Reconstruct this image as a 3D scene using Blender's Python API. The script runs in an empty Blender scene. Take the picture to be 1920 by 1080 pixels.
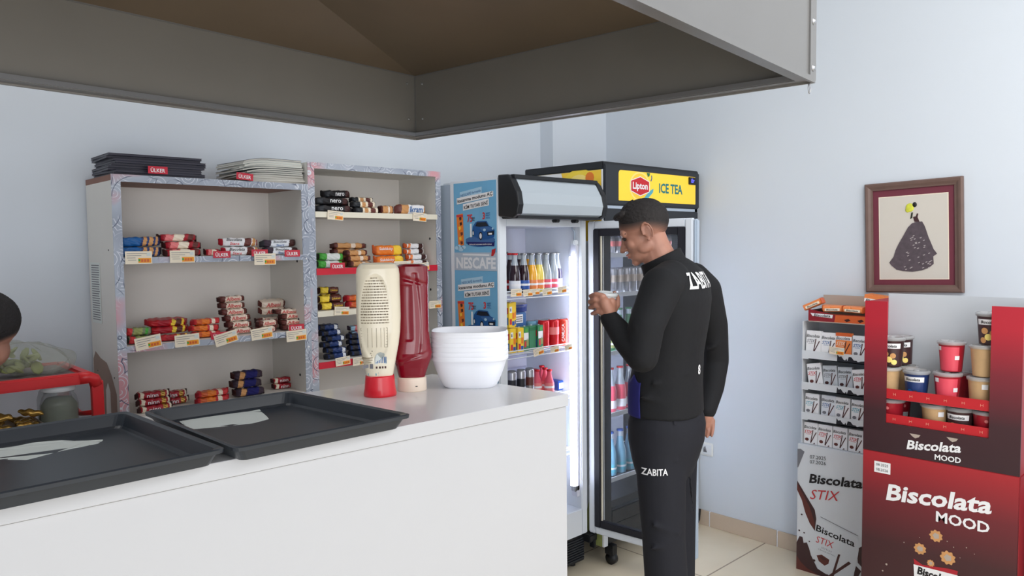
import bpy, bmesh, math, random
from mathutils import Matrix, Vector, Euler
random.seed(7)
R = math.radians
scene = bpy.context.scene
col = scene.collection
PI = math.pi

# ------------------------------------------------------------------ camera
FPX = 1420.0; H = 1.6
_yaw = R(46.2); _pitch = math.atan(79/FPX); _roll = R(0.6)
_f0 = Vector((math.cos(_yaw), math.sin(_yaw), 0)); _r0 = Vector((math.sin(_yaw), -math.cos(_yaw), 0)); _u0 = Vector((0, 0, 1))
FW = _f0*math.cos(_pitch) - _u0*math.sin(_pitch)
_up = _u0*math.cos(_pitch) + _f0*math.sin(_pitch)
RT = _r0*math.cos(_roll) - _up*math.sin(_roll)
UP = _up*math.cos(_roll) + _r0*math.sin(_roll)
EYE = Vector((0, 0, H))
cam_d = bpy.data.cameras.new('camera'); cam = bpy.data.objects.new('camera', cam_d); col.objects.link(cam)
cam_d.sensor_width = 36; cam_d.lens = 36*FPX/1920; cam_d.clip_start = 0.02
M3 = Matrix((RT, UP, -FW)).transposed()
cam.matrix_world = Matrix.Translation(EYE) @ M3.to_4x4()
scene.camera = cam
def ray(px, py): return FW + RT*((px-960)/FPX) + UP*((540-py)/FPX)
def atX(px, py, x): d = ray(px, py); return EYE + d*(x/d.x)
def atY(px, py, y): d = ray(px, py); return EYE + d*(y/d.y)
def atZ(px, py, z): d = ray(px, py); return EYE + d*((z-H)/d.z)
def atD(px, py, d): return EYE + ray(px, py)*d

# ------------------------------------------------------------------ world, lights, exposure
w = bpy.data.worlds.new('world'); scene.world = w; w.use_nodes = True
bg = w.node_tree.nodes['Background']; bg.inputs[0].default_value = (0.95, 0.965, 1.0, 1); bg.inputs[1].default_value = 1.3
scene.view_settings.view_transform = 'Standard'; scene.view_settings.look = 'None'
scene.view_settings.exposure = 0.66; scene.view_settings.gamma = 1.0
scene.view_settings.use_curve_mapping = False
def area(name, loc, target, sx, sy, power, color):
    l = bpy.data.lights.new(name, 'AREA'); l.shape = 'RECTANGLE'; l.size = sx; l.size_y = sy; l.energy = power; l.color = color
    o = bpy.data.objects.new(name, l); col.objects.link(o); o.location = loc
    o.rotation_euler = (Vector(target)-Vector(loc)).to_track_quat('-Z', 'Y').to_euler(); return o
area('shopfront_daylight', (-1.9, -2.4, 1.5), (3.7, 1.5, 0.5), 3.6, 2.2, 46, (0.96, 0.98, 1.0))
area('overhead_fill_light', (1.9, -0.3, 2.9), (3.3, 1.5, 0.4), 1.6, 1.2, 20, (1.0, 0.98, 0.95))  # unseen overhead fill for ambient brightness; no lamp fixture is modelled
area('aisle_fill_light', (0.4, 2.45, 3.2), (0.6, 2.7, 0), 2.4, 0.6, 7, (1.0, 0.97, 0.95))  # unseen fill added above the aisle to lighten shelves and back wall

# ------------------------------------------------------------------ materials
def lin(c): return tuple(((v/12.92) if v <= 0.04045 else ((v+0.055)/1.055)**2.4) for v in c)
def rgb(r, g, b): return (*lin((r/255, g/255, b/255)), 1.0)
MATS = {}
def mat(name, c, rough=0.55, metal=0.0, trans=0.0, emit=None, estr=0.0, noise=0.0, nscale=8.0, alpha=1.0, ior=1.45, coat=0.0, bump=0.0):
    if name in MATS: return MATS[name]
    m = bpy.data.materials.new(name); m.use_nodes = True; nt = m.node_tree; b = nt.nodes['Principled BSDF']
    base = rgb(*c)
    b.inputs['Base Color'].default_value = base; b.inputs['Roughness'].default_value = rough
    b.inputs['Metallic'].default_value = metal; b.inputs['Transmission Weight'].default_value = trans
    b.inputs['IOR'].default_value = ior; b.inputs['Alpha'].default_value = alpha; b.inputs['Coat Weight'].default_value = coat
    if emit: b.inputs['Emission Color'].default_value = rgb(*emit); b.inputs['Emission Strength'].default_value = estr
    if noise > 0 or bump > 0:
        tc = nt.nodes.new('ShaderNodeTexCoord'); n = nt.nodes.new('ShaderNodeTexNoise'); n.inputs['Scale'].default_value = nscale; n.inputs['Detail'].default_value = 6
        nt.links.new(tc.outputs['Object'], n.inputs['Vector'])
        if noise > 0:
            r = nt.nodes.new('ShaderNodeMixRGB'); r.blend_type = 'MIX'
            lo = tuple(v*(1-noise) for v in base[:3])+(1,); hi = tuple(min(1, v*(1+noise)) for v in base[:3])+(1,)
            r.inputs[1].default_value = lo; r.inputs[2].default_value = hi
            nt.links.new(n.outputs['Fac'], r.inputs[0]); nt.links.new(r.outputs[0], b.inputs['Base Color'])
        if bump > 0:
            bp = nt.nodes.new('ShaderNodeBump'); bp.inputs['Strength'].default_value = bump; bp.inputs['Distance'].default_value = 0.01
            nt.links.new(n.outputs['Fac'], bp.inputs['Height']); nt.links.new(bp.outputs[0], b.inputs['Normal'])
    MATS[name] = m; return m
def glassy(name, c, mixf=0.85, rough=0.03, tint=235):
    m = bpy.data.materials.new(name); m.use_nodes = True; nt = m.node_tree; nt.nodes.clear()
    o = nt.nodes.new('ShaderNodeOutputMaterial'); mx = nt.nodes.new('ShaderNodeMixShader'); t = nt.nodes.new('ShaderNodeBsdfTransparent')
    g = nt.nodes.new('ShaderNodeBsdfPrincipled'); g.inputs['Base Color'].default_value = rgb(*c); g.inputs['Roughness'].default_value = rough
    t.inputs[0].default_value = rgb(tint, tint, tint)
    mx.inputs[0].default_value = 1-mixf
    nt.links.new(t.outputs[0], mx.inputs[1]); nt.links.new(g.outputs[0], mx.inputs[2]); nt.links.new(mx.outputs[0], o.inputs[0])
    MATS[name] = m; return m
def gradient_z(name, stops, rough=0.45):
    m = bpy.data.materials.new(name); m.use_nodes = True; nt = m.node_tree; b = nt.nodes['Principled BSDF']
    tc = nt.nodes.new('ShaderNodeTexCoord'); sp = nt.nodes.new('ShaderNodeSeparateXYZ'); cr = nt.nodes.new('ShaderNodeValToRGB')
    nt.links.new(tc.outputs['Object'], sp.inputs[0]); nt.links.new(sp.outputs['Z'], cr.inputs[0]); nt.links.new(cr.outputs[0], b.inputs['Base Color'])
    e = cr.color_ramp.elements
    while len(e) < len(stops): e.new(0.5)
    for i, (p, c) in enumerate(stops): e[i].position = p; e[i].color = rgb(*c)
    b.inputs['Roughness'].default_value = rough; MATS[name] = m; return m

mat('wall_paint', (206, 213, 221), 0.75, noise=0.025, nscale=2.2, bump=0.06)
mat('ceiling_paint', (225, 228, 232), 0.8, noise=0.02)
mat('skirting', (196, 178, 158), 0.35, noise=0.07, nscale=9)
mat('grout', (176, 160, 136), 0.8)
mat('white_laminate', (188, 189, 192), 0.28, noise=0.01)
mat('worktop_laminate', (222, 222, 224), 0.14, noise=0.015)
mat('edge_line', (172, 176, 182), 0.5)
mat('chipboard_white', (226, 221, 215), 0.6, noise=0.05, nscale=5)
mat('board_side', (216, 214, 208), 0.6, noise=0.06, nscale=4)
mat('stain_brown', (150, 130, 118), 0.7, noise=0.2, nscale=6)
mat('board_brown', (130, 92, 78), 0.6, noise=0.15)
mat('tag_red', (198, 40, 62), 0.45)
mat('shelf_red', (206, 32, 54), 0.4)
mat('cream_card', (240, 228, 206), 0.6)
mat('cream_edge', (232, 226, 208), 0.5)
mat('tag_orange', (240, 158, 40), 0.55)
mat('tag_pink', (232, 176, 150), 0.6)
mat('ink_grey', (120, 120, 126), 0.6)
mat('ink_dark', (40, 40, 44), 0.6)
mat('black_print', (24, 22, 26), 0.5)
mat('white_print', (236, 236, 238), 0.5)
mat('paper_white', (214, 220, 216), 0.75, noise=0.02)
mat('tray_enamel', (44, 49, 56), 0.33, noise=0.12, nscale=14)
mat('foam_white', (240, 242, 248), 0.5)
mat('mayo', (236, 226, 202), 0.22, coat=0.3)
mat('mayo_print', (150, 136, 112), 0.5)
mat('ketchup', (126, 10, 30), 0.16, coat=0.4)
mat('cap_red', (222, 34, 50), 0.3, coat=0.3)
mat('cap_cream', (236, 218, 200), 0.35)
mat('inox', (130, 127, 122), 0.45, metal=0.35, noise=0.06, nscale=6)
mat('inox_brown', (112, 98, 82), 0.45, metal=0.35, noise=0.2, nscale=3)  # darker, browner steel tone for the sloping liner
mat('inox_light', (118, 117, 116), 0.36, metal=0.35, noise=0.04, nscale=6)
mat('zinc', (170, 172, 176), 0.3, metal=0.9)
mat('cooler_white', (222, 228, 236), 0.35)
mat('cooler_grey', (176, 190, 206), 0.45)
mat('liner_white', (214, 216, 228), 0.4)
mat('liner_rib', (190, 194, 212), 0.45)
mat('black_plastic', (26, 28, 32), 0.35)
mat('dark_panel', (40, 44, 50), 0.45)
mat('canopy_grey', (178, 188, 196), 0.3)
mat('gasket', (32, 32, 40), 0.5)
mat('sky_poster', (112, 176, 216), 0.4, noise=0.16, nscale=7)
mat('deep_blue', (24, 92, 156), 0.35)
mat('car_blue', (20, 84, 150), 0.3)
mat('pale_blue', (170, 208, 232), 0.5)
mat('car_glass', (24, 34, 48), 0.2)
mat('logo_grey', (226, 230, 236), 0.5)
mat('orange', (232, 126, 44), 0.4)
mat('lipton_yellow', (248, 206, 62), 0.4)
mat('lipton_red', (198, 32, 42), 0.4)
mat('teal_print', (24, 120, 124), 0.5)
mat('green_leaf', (70, 160, 60), 0.5)
mat('lemon', (246, 214, 70), 0.5, noise=0.12, nscale=9)
mat('pale_yellow', (250, 226, 130), 0.5)
mat('led_white', (255, 255, 255), 0.5, emit=(226, 232, 255), estr=9.0); mat('led_cool', (255, 255, 255), 0.5, emit=(226, 236, 255), estr=30.0)
mat('display_glow', (60, 60, 220), 0.5, emit=(90, 90, 255), estr=1.2)
mat('sign_lit', (248, 206, 62), 0.5, emit=(250, 206, 60), estr=0.12)
mat('frame_wood', (106, 84, 76), 0.5, noise=0.18, nscale=22)
mat('mat_burgundy', (108, 46, 60), 0.65, noise=0.05)
mat('art_paper', (204, 198, 188), 0.7)
mat('dress_grey', (84, 74, 80), 0.85, noise=0.4, nscale=60)
mat('dress_fleck', (176, 168, 166), 0.6)
mat('flower_yellow', (208, 210, 70), 0.6, noise=0.2, nscale=60)
mat('skin', (190, 134, 112), 0.5)
mat('hair', (30, 26, 26), 0.75, noise=0.35, nscale=90, bump=0.5)
mat('jacket_black', (14, 15, 19), 0.85, noise=0.15, nscale=30, bump=0.15)
mat('jacket_blue', (26, 26, 98), 0.8)
mat('trousers', (23, 24, 32), 0.85, noise=0.12, nscale=20, bump=0.1)
mat('shoe', (18, 18, 20), 0.4)
mat('knit_taupe', (132, 120, 122), 0.9, noise=0.2, nscale=60, bump=0.3)
mat('stand_white', (220, 224, 228), 0.45)
mat('stand_grey', (196, 202, 208), 0.5)
mat('choc_dark', (62, 30, 28), 0.4)
mat('choc_mid', (100, 50, 44), 0.4, noise=0.15, nscale=20)
mat('biscuit', (204, 150, 96), 0.6, noise=0.18, nscale=40)
mat('stick_brown', (78, 44, 42), 0.5)
mat('cardboard', (176, 162, 150), 0.8, noise=0.05)
mat('pack_orange', (236, 138, 78), 0.3, noise=0.08, nscale=14)
mat('pack_orange_deep', (208, 96, 48), 0.35)
mat('print_red', (204, 52, 56), 0.5)
mat('print_blue', (60, 104, 160), 0.5)
mat('print_teal', (84, 170, 190), 0.5)
mat('print_pink', (232, 130, 130), 0.5)
mat('mood_red', (188, 34, 42), 0.4)
mat('mood_side', (140, 30, 40), 0.45)
mat('mood_dark', (50, 28, 32), 0.5)
mat('shadow_back', (58, 44, 58), 0.7)  # dark violet of some snack packs and the lower display tier
mat('tub_pink', (224, 78, 96), 0.35)
mat('tub_red', (170, 34, 48), 0.35)
mat('tub_tan', (204, 168, 124), 0.5, noise=0.12, nscale=40)
mat('tub_navy', (36, 58, 110), 0.35, noise=0.2, nscale=25)
mat('tub_dark', (66, 42, 44), 0.4)
mat('gold_foil', (200, 160, 84), 0.25, metal=0.7, noise=0.3, nscale=40)
mat('rack_red', (206, 40, 44), 0.35)
mat('board_grey', (118, 106, 104), 0.6, noise=0.1)
mat('jar_lid', (222, 226, 228), 0.35)
mat('herb', (120, 128, 100), 0.8, noise=0.3, nscale=40)
mat('lettuce', (150, 158, 96), 0.6, noise=0.35, nscale=30)
mat('socket_white', (228, 230, 228), 0.35)
mat('lime', (160, 200, 40), 0.4)
mat('dark_green', (36, 44, 30), 0.6, noise=0.4, nscale=10)
mat('cable_black', (26, 24, 26), 0.5)
mat('floor_dark', (60, 56, 54), 0.6)
glassy('clear_glass', (200, 206, 208), 0.80)
glassy('door_glass', (150, 156, 162), 0.93, 0.02, 246)
glassy('clear_plastic', (226, 228, 230), 0.62, 0.12)
glassy('bag_plastic', (214, 218, 204), 0.8, 0.15)
gradient_z('mood_box_print', [(0.0, (52, 30, 32)), (0.45, (66, 32, 36)), (0.62, (108, 34, 42)), (0.80, (168, 36, 44))])
gradient_z('mood_top_print', [(0.0, (52, 28, 34)), (0.16, (60, 30, 36)), (0.34, (120, 34, 46)), (0.5, (176, 34, 50))])

def tape_material():
    m = bpy.data.materials.new('doodle_tape'); m.use_nodes = True; nt = m.node_tree; b = nt.nodes['Principled BSDF']; N = nt.nodes.new; L = nt.links.new
    tc = N('ShaderNodeTexCoord')
    n = N('ShaderNodeTexNoise'); n.inputs['Scale'].default_value = 5; L(tc.outputs['Object'], n.inputs['Vector'])
    cr = N('ShaderNodeValToRGB'); e = cr.color_ramp.elements
    e[0].position = 0.38; e[0].color = rgb(150, 158, 174); e[1].position = 0.56; e[1].color = rgb(172, 180, 194)
    k = e.new(0.66); k.color = rgb(206, 150, 158)
    L(n.outputs['Fac'], cr.inputs[0])
    def lines(sc, freq, lo, hi, colr, prev):
        t = N('ShaderNodeTexVoronoi'); t.inputs['Scale'].default_value = sc; t.inputs['Randomness'].default_value = 0.9
        m1 = N('ShaderNodeMath'); m1.operation = 'MULTIPLY'; m1.inputs[1].default_value = freq; m2 = N('ShaderNodeMath'); m2.operation = 'SINE'
        L(tc.outputs['Object'], t.inputs['Vector']); L(t.outputs['Distance'], m1.inputs[0]); L(m1.outputs[0], m2.inputs[0])
        r = N('ShaderNodeValToRGB'); q = r.color_ramp.elements; q[0].position = lo; q[0].color = (0,0,0,1); q[1].position = hi; q[1].color = (1,1,1,1); L(m2.outputs[0], r.inputs[0])
        mx = N('ShaderNodeMixRGB'); mx.inputs[2].default_value = colr; L(r.outputs[0], mx.inputs[0]); L(prev, mx.inputs[1]); return mx.outputs[0]
    o = lines(17, 34, 0.70, 0.9, rgb(214, 218, 226), cr.outputs[0])
    o = lines(9, 22, 0.93, 0.99, rgb(86, 94, 116), o)
    # only some stretches carry the drawing
    n2 = N('ShaderNodeTexNoise'); n2.inputs['Scale'].default_value = 13; L(tc.outputs['Object'], n2.inputs['Vector'])
    c2 = N('ShaderNodeValToRGB'); c2.color_ramp.elements[0].position = 0.42; c2.color_ramp.elements[1].position = 0.55; L(n2.outputs['Fac'], c2.inputs[0])
    mx = N('ShaderNodeMixRGB'); L(c2.outputs[0], mx.inputs[0]); L(cr.outputs[0], mx.inputs[1]); L(o, mx.inputs[2])
    L(mx.outputs[0], b.inputs['Base Color']); b.inputs['Roughness'].default_value = 0.4; MATS['doodle_tape'] = m
tape_material()
def floor_material():
    m = bpy.data.materials.new('floor_tiles'); m.use_nodes = True; nt = m.node_tree; b = nt.nodes['Principled BSDF']; N = nt.nodes.new; L = nt.links.new
    tc = N('ShaderNodeTexCoord'); mp = N('ShaderNodeMapping'); mp.inputs['Location'].default_value = (-0.12, -0.135, 0); L(tc.outputs['Object'], mp.inputs[0])
    br = N('ShaderNodeTexBrick'); br.offset = 0.0; br.inputs['Scale'].default_value = 1.0; br.inputs['Brick Width'].default_value = 0.6; br.inputs['Row Height'].default_value = 0.6
    br.inputs['Mortar Size'].default_value = 0.004; br.inputs['Mortar'].default_value = rgb(150, 132, 108); L(mp.outputs[0], br.inputs['Vector'])
    n = N('ShaderNodeTexNoise'); n.inputs['Scale'].default_value = 5; n.inputs['Detail'].default_value = 8; L(tc.outputs['Object'], n.inputs['Vector'])
    cr = N('ShaderNodeValToRGB'); cr.color_ramp.elements[0].color = rgb(216, 203, 176); cr.color_ramp.elements[1].color = rgb(234, 222, 198)
    L(n.outputs['Fac'], cr.inputs[0]); L(cr.outputs[0], br.inputs['Color1']); L(cr.outputs[0], br.inputs['Color2'])
    L(br.outputs['Color'], b.inputs['Base Color']); b.inputs['Roughness'].default_value = 0.28; MATS['floor_tiles'] = m
floor_material()
def head_skin():
    # short clipped sides: stubble colour belongs to the scalp
    m = bpy.data.materials.new('skin_tone'); m.use_nodes = True; nt = m.node_tree; b = nt.nodes['Principled BSDF']; N = nt.nodes.new; L = nt.links.new
    tc = N('ShaderNodeTexCoord'); n = N('ShaderNodeTexNoise'); n.inputs['Scale'].default_value = 14; L(tc.outputs['Object'], n.inputs['Vector'])
    cr = N('ShaderNodeValToRGB'); cr.color_ramp.elements[0].color = rgb(150, 104, 86); cr.color_ramp.elements[1].color = rgb(174, 124, 104)
    cr.color_ramp.elements[0].position = 0.35; cr.color_ramp.elements[1].position = 0.65
    L(n.outputs['Fac'], cr.inputs[0]); L(cr.outputs[0], b.inputs['Base Color'])
    b.inputs['Roughness'].default_value = 0.5; b.inputs['Subsurface Weight'].default_value = 0.08; b.inputs['Subsurface Radius'].default_value = (0.01, 0.004, 0.002)
    MATS['skin_tone'] = m
head_skin()

# ------------------------------------------------------------------ mesh builder
TEXTS = {}
def text_mesh(s, bold):
    k = (s, bold)
    if k in TEXTS: return TEXTS[k]
    c = bpy.data.curves.new('t', 'FONT'); c.body = s; c.size = 1; c.align_x = 'CENTER'; c.align_y = 'CENTER'; c.offset = bold; c.resolution_u = 2; c.fill_mode = 'FRONT'
    o = bpy.data.objects.new('t', c); col.objects.link(o); bpy.context.view_layer.update()
    me = bpy.data.meshes.new_from_object(o.evaluated_get(bpy.context.evaluated_depsgraph_get()))
    vs = [v.co.copy() for v in me.vertices]; fs = [tuple(p.vertices) for p in me.polygons]
    bpy.data.objects.remove(o); bpy.data.curves.remove(c); bpy.data.meshes.remove(me)
    x0 = min(v.x for v in vs); x1 = max(v.x for v in vs); y0 = min(v.y for v in vs); y1 = max(v.y for v in vs)
    cx, cy = (x0+x1)/2, (y0+y1)/2
    vs = [((v.x-cx)/(x1-x0), (v.y-cy)/(y1-y0)) for v in vs]      # unit box
    TEXTS[k] = (vs, fs, (x1-x0)/(y1-y0)); return TEXTS[k]
class MB:
    def __init__(s): s.v = []; s.f = []; s.mi = []; s.sm = []; s.mats = []; s.M = Matrix.Identity(4)
    def m(s, name):
        if name not in s.mats: s.mats.append(name)
        return s.mats.index(name)
    def add(s, vs, fs, mt, smooth=False, M=None):
        T = s.M @ M if M is not None else s.M
        o = len(s.v); s.v += [T @ Vector(p) for p in vs]
        for i, f in enumerate(fs):
            s.f.append(tuple(o+k for k in f)); s.mi.append(s.m(mt if isinstance(mt, str) else mt[i])); s.sm.append(smooth)
        return s
    def poly(s, pts, mt): return s.add(pts, [tuple(range(len(pts)))], mt)
    def box(s, x0, x1, y0, y1, z0, z1, mt, bev=0.0, M=None):
        x0, x1 = min(x0, x1), max(x0, x1); y0, y1 = min(y0, y1), max(y0, y1); z0, z1 = min(z0, z1), max(z0, z1)
        bm = bmesh.new(); bmesh.ops.create_cube(bm, size=1)
        for v in bm.verts: v.co = Vector(((x0+x1)/2+v.co.x*(x1-x0), (y0+y1)/2+v.co.y*(y1-y0), (z0+z1)/2+v.co.z*(z1-z0)))
        if bev > 0: bmesh.ops.bevel(bm, geom=bm.edges[:], offset=min(bev, 0.45*min(x1-x0, y1-y0, z1-z0)), segments=2, affect='EDGES')
        bm.verts.index_update()
        vs = [v.co.copy() for v in bm.verts]; fs = [tuple(v.index for v in f.verts) for f in bm.faces]; bm.free()
        return s.add(vs, fs, mt, False, M)
    def prism(s, pts, off, mt, mside=None):           # pts: 3D planar loop, off: extrusion vector
        n = len(pts); off = Vector(off); vs = [Vector(p) for p in pts]+[Vector(p)+off for p in pts]
        fs = [tuple(range(n-1, -1, -1)), tuple(range(n, 2*n))]; ms = [mt, mt]
        for i in range(n): j = (i+1) % n; fs.append((i, j, n+j, n+i)); ms.append(mside or mt)
        return s.add(vs, fs, ms)
    def grid(s, fn, nu, nv, mt, smooth=True, cu=False, cv=False, M=None):   # fn(u,v) -> point; mt string or fn(u,v)
        vs = []; fs = []; ms = []
        a = nu if cu else nu+1; b = nv if cv else nv+1
        for i in range(a):
            for j in range(b): vs.append(fn(i/nu, j/nv))
        for i in range(nu):
            for j in range(nv):
                i2 = (i+1) % a; j2 = (j+1) % b
                fs.append((i*b+j, i2*b+j, i2*b+j2, i*b+j2)); ms.append(mt if isinstance(mt, str) else mt((i+.5)/nu, (j+.5)/nv))
        return s.add(vs, fs, ms, smooth, M)
    def lathe(s, prof, mt, seg=24, M=None, cap=True, sx=1.0, sy=1.0, smooth=True):   # prof [(r,z)...], mt string or list per ring
        vs = []; fs = []; ms = []; n = len(prof)
        for r, z in prof:
            for k in range(seg): a = 2*PI*k/seg; vs.append((r*math.cos(a)*sx, r*math.sin(a)*sy, z))
        for i in range(n-1):
            for k in range(seg):
                k2 = (k+1) % seg; fs.append((i*seg+k, i*seg+k2, (i+1)*seg+k2, (i+1)*seg+k)); ms.append(mt if isinstance(mt, str) else mt[i])
        if cap:
            fs.append(tuple(range(seg-1, -1, -1))); ms.append(ms[0]); fs.append(tuple((n-1)*seg+k for k in range(seg))); ms.append(mt if isinstance(mt, str) else mt[-1])
        return s.add(vs, fs, ms, smooth, M)
    def tube(s, pts, r, mt, seg=8, M=None, flat=1.0):
        pts = [Vector(p) for p in pts]; n = len(pts); rs = r if isinstance(r, (list, tuple)) else [r]*n
        vs = []; fs = []; t0 = (pts[1]-pts[0]).normalized(); up = Vector((0, 0, 1)) if abs(t0.z) < 0.9 else Vector((1, 0, 0))
        nrm = t0.cross(up).normalized()
        rings = []
        for i, p in enumerate(pts):
            t = (pts[min(i+1, n-1)]-pts[max(i-1, 0)]).normalized()
            nrm = (nrm - t*nrm.dot(t)).normalized(); b = t.cross(nrm)
            rings.append((p, nrm.copy(), b, rs[i]))
        for p, a, b, rr in rings:
            for k in range(seg): th = 2*PI*k/seg; vs.append(p+a*math.cos(th)*rr+b*math.sin(th)*rr*flat)
        for i in range(n-1):
            for k in range(seg): k2 = (k+1) % seg; fs.append((i*seg+k, i*seg+k2, (i+1)*seg+k2, (i+1)*seg+k))
        fs.append(tuple(range(seg-1, -1, -1))); fs.append(tuple((n-1)*seg+k for k in range(seg)))
        return s.add(vs, fs, mt, True, M)
    def ball(s, c, r, mt, seg=12, M=None, rot=None):       # ellipsoid, r scalar or triple
        r = (r, r, r) if not isinstance(r, (list, tuple)) else r; nv = max(6, seg//2+1); vs = []; fs = []
        Q = rot if rot is not None else Matrix.Identity(3)
        c = Vector(c); vs.append(c+Q@Vector((0, 0, -r[2])))
        for i in range(1, nv):
            ph = -PI/2+PI*i/nv
            for k in range(seg): th = 2*PI*k/seg; vs.append(c+Q@Vector((r[0]*math.cos(ph)*math.cos(th), r[1]*math.cos(ph)*math.sin(th), r[2]*math.sin(ph))))
        vs.append(c+Q@Vector((0, 0, r[2]))); top = len(vs)-1
        for k in range(seg): k2 = (k+1) % seg; fs.append((0, 1+k2, 1+k)); fs.append((top, top-seg+k, top-seg+k2))
        for i in range(nv-2):
            for k in range(seg): k2 = (k+1) % seg; a = 1+i*seg; fs.append((a+k, a+k2, a+seg+k2, a+seg+k))
        return s.add(vs, fs, mt, True, M)
    def limb(s, pts, rs, mt='skin_tone', seg=16):           # closed chain of round joints
        for i in range(len(pts)-1):
            s.tube([pts[i], pts[i+1]], [rs[i], rs[i+1]], mt, seg)
        for p, r in zip(pts, rs): s.ball(p, r, mt, seg)
        return s
    def text(s, txt, c, ux, uy, width, height, mt, shear=0.0, bold=0.0, cut=0):     # c centre, ux/uy unit vectors
        vs, fs, asp = text_mesh(txt, bold); c = Vector(c); ux = Vector(ux).normalized(); uy = Vector(uy).normalized()
        P = [c + ux*(x*width+shear*y*height) + uy*(y*height) for x, y in vs]
        return s.add(P, fs, mt)
    def build(s, name, parent=None, local=False, origin=None):
        me = bpy.data.meshes.new(name)
        if parent is not None and not local:
            T = world_of(parent).inverted(); vs = [T @ p for p in s.v]
        elif origin is not None: vs = [p-Vector(origin) for p in s.v]
        else: vs = s.v
        me.from_pydata([tuple(p) for p in vs], [], s.f)
        for n in s.mats: me.materials.append(MATS[n])
        me.polygons.foreach_set('material_index', s.mi); me.polygons.foreach_set('use_smooth', s.sm); me.validate(); me.update()
        o = bpy.data.objects.new(name, me); col.objects.link(o)
        if parent is not None: o.parent = parent
        if origin is not None: o.location = origin
        return o
def world_of(o):
    M = Matrix.LocRotScale(o.location, o.rotation_euler, o.scale)
    return world_of(o.parent) @ M if o.parent else M
def tag(o, label, cat, group=None, kind=None):
    if label: o['label'] = label
    if cat: o['category'] = cat
    if group: o['group'] = group
    if kind: o['kind'] = kind
    return o
def thing(name, label, cat, loc=(0, 0, 0), rz=0.0, group=None):
    o = bpy.data.objects.new(name, None); col.objects.link(o); o.location = loc; o.rotation_euler = (0, 0, rz); o.empty_display_size = 0.05
    return tag(o, label, cat, group)
def dup(o, loc, rot=None, label=None, group=None, scale=None):
    def rec(a, p):
        c = a.copy(); col.objects.link(c)
        if p is not None: c.parent = p
        for ch in a.children: rec(ch, c)
        return c
    r = rec(o, None); r.location = loc
    if rot is not None: r.rotation_euler = rot
    if scale: r.scale = scale
    if label: r['label'] = label
    if group: r['group'] = group
    return r
def bevel(o, w=0.002, seg=2):
    b = o.modifiers.new('bevel', 'BEVEL'); b.width = w; b.segments = seg; b.limit_method = 'ANGLE'; return o
ORD = ['first', 'second', 'third', 'fourth', 'fifth', 'sixth', 'seventh', 'eighth', 'ninth', 'tenth', 'eleventh', 'twelfth', 'thirteenth', 'fourteenth']
def nth(i, n, a='left'):
    if n == 1: return 'alone'
    if i == 0: return 'leftmost'
    if i == n-1: return 'rightmost'
    return ORD[i]+' from the '+a
def tier(i, n):          # i counted from the bottom
    if n == 1: return ''
    if i == n-1: return 'topmost'
    if i == 0: return 'lowest'
    return ORD[i]+' from its bottom'

# ================================================================== THE SETTING
def struct(name, mb): o = mb.build(name); o['kind'] = 'structure'; return o
XW = 3.72; YB = 3.12
b = MB(); b.box(-2.6, XW+0.1, -3.0, YB+0.1, -0.05, 0, 'floor_tiles'); struct('floor', b)
b = MB(); b.box(-2.6, XW+0.1, -0.6, YB+0.1, 3.3, 3.35, 'ceiling_paint'); struct('ceiling', b)
b = MB(); b.box(-2.6, XW+0.1, YB, YB+0.1, 0, 3.3, 'wall_paint'); struct('wall_back', b)
b = MB(); b.box(XW, XW+0.1, -3.0, YB, 0, 3.3, 'wall_paint'); struct('wall_right', b)
b = MB(); b.box(-2.6, -2.5, -3.0, YB, 0, 3.3, 'wall_paint'); struct('wall_left', b)
b = MB(); b.box(3.235, XW, 3.02, YB, 0, 3.3, 'wall_paint'); struct('wall_column', b)
b = MB()
y = 3.02
for y0, y1 in ((2.275, 3.02), (1.87, 2.27), (1.27, 1.865), (0.67, 1.265), (0.07, 0.665), (-1.0, 0.065)):
    b.box(XW-0.012, XW, y0, y1, 0, 0.085, 'skirting', 0.002)
for yy in (2.2725, 1.8675, 1.2675, 0.6675, 0.0675): b.box(XW-0.010, XW, yy-0.004, yy+0.004, 0, 0.084, 'white_print')
struct('baseboard_right', b)

# ------------------------------------------------------------------ counter
CZ = 1.17
A = atZ(1066, 738, CZ); D0 = atZ(955, 722, CZ)
fl = atZ(0, 947, CZ); dirx = (A-fl).normalized(); diry = Vector((-dirx.y, dirx.x, 0))
F1 = A; F0 = A - dirx*2.6; B1 = A + (D0-A).normalized()*0.565; B0 = B1 - dirx*2.6
b = MB(); b.prism([F0, F1, B1, B0], (0, 0, -0.036), 'worktop_laminate', 'white_laminate')
top = b.build('worktop', origin=(1.0, 1.75, CZ-0.036)); tag(top, 'glossy white laminate worktop carrying the trays and the sauce bottles', 'worktop')
bevel(top, 0.0015)
ctr = thing('counter_cabinet', 'white laminate serving counter with a plain front panel under the worktop', 'counter', (1.0, 1.75, 0))
b = MB(); i = dirx*0.004 ; q = diry*0.006
b.prism([F0+q+Vector((0,0,-0.038)), F1-i+q+Vector((0,0,-0.038)), F1-i+q*4+Vector((0,0,-0.038)), F0+q*4+Vector((0,0,-0.038))], (0, 0, -(CZ-0.040)), 'white_laminate'); b.build('front_panel', ctr)
b = MB(); b.prism([F1-i+q*4+Vector((0,0,-0.038)), B1-i-q+Vector((0,0,-0.038)), B1-i*6-q+Vector((0,0,-0.038)), F1-i*6+q*4+Vector((0,0,-0.038))], (0, 0, -(CZ-0.040)), 'white_laminate'); b.build('side_panel', ctr)
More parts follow.
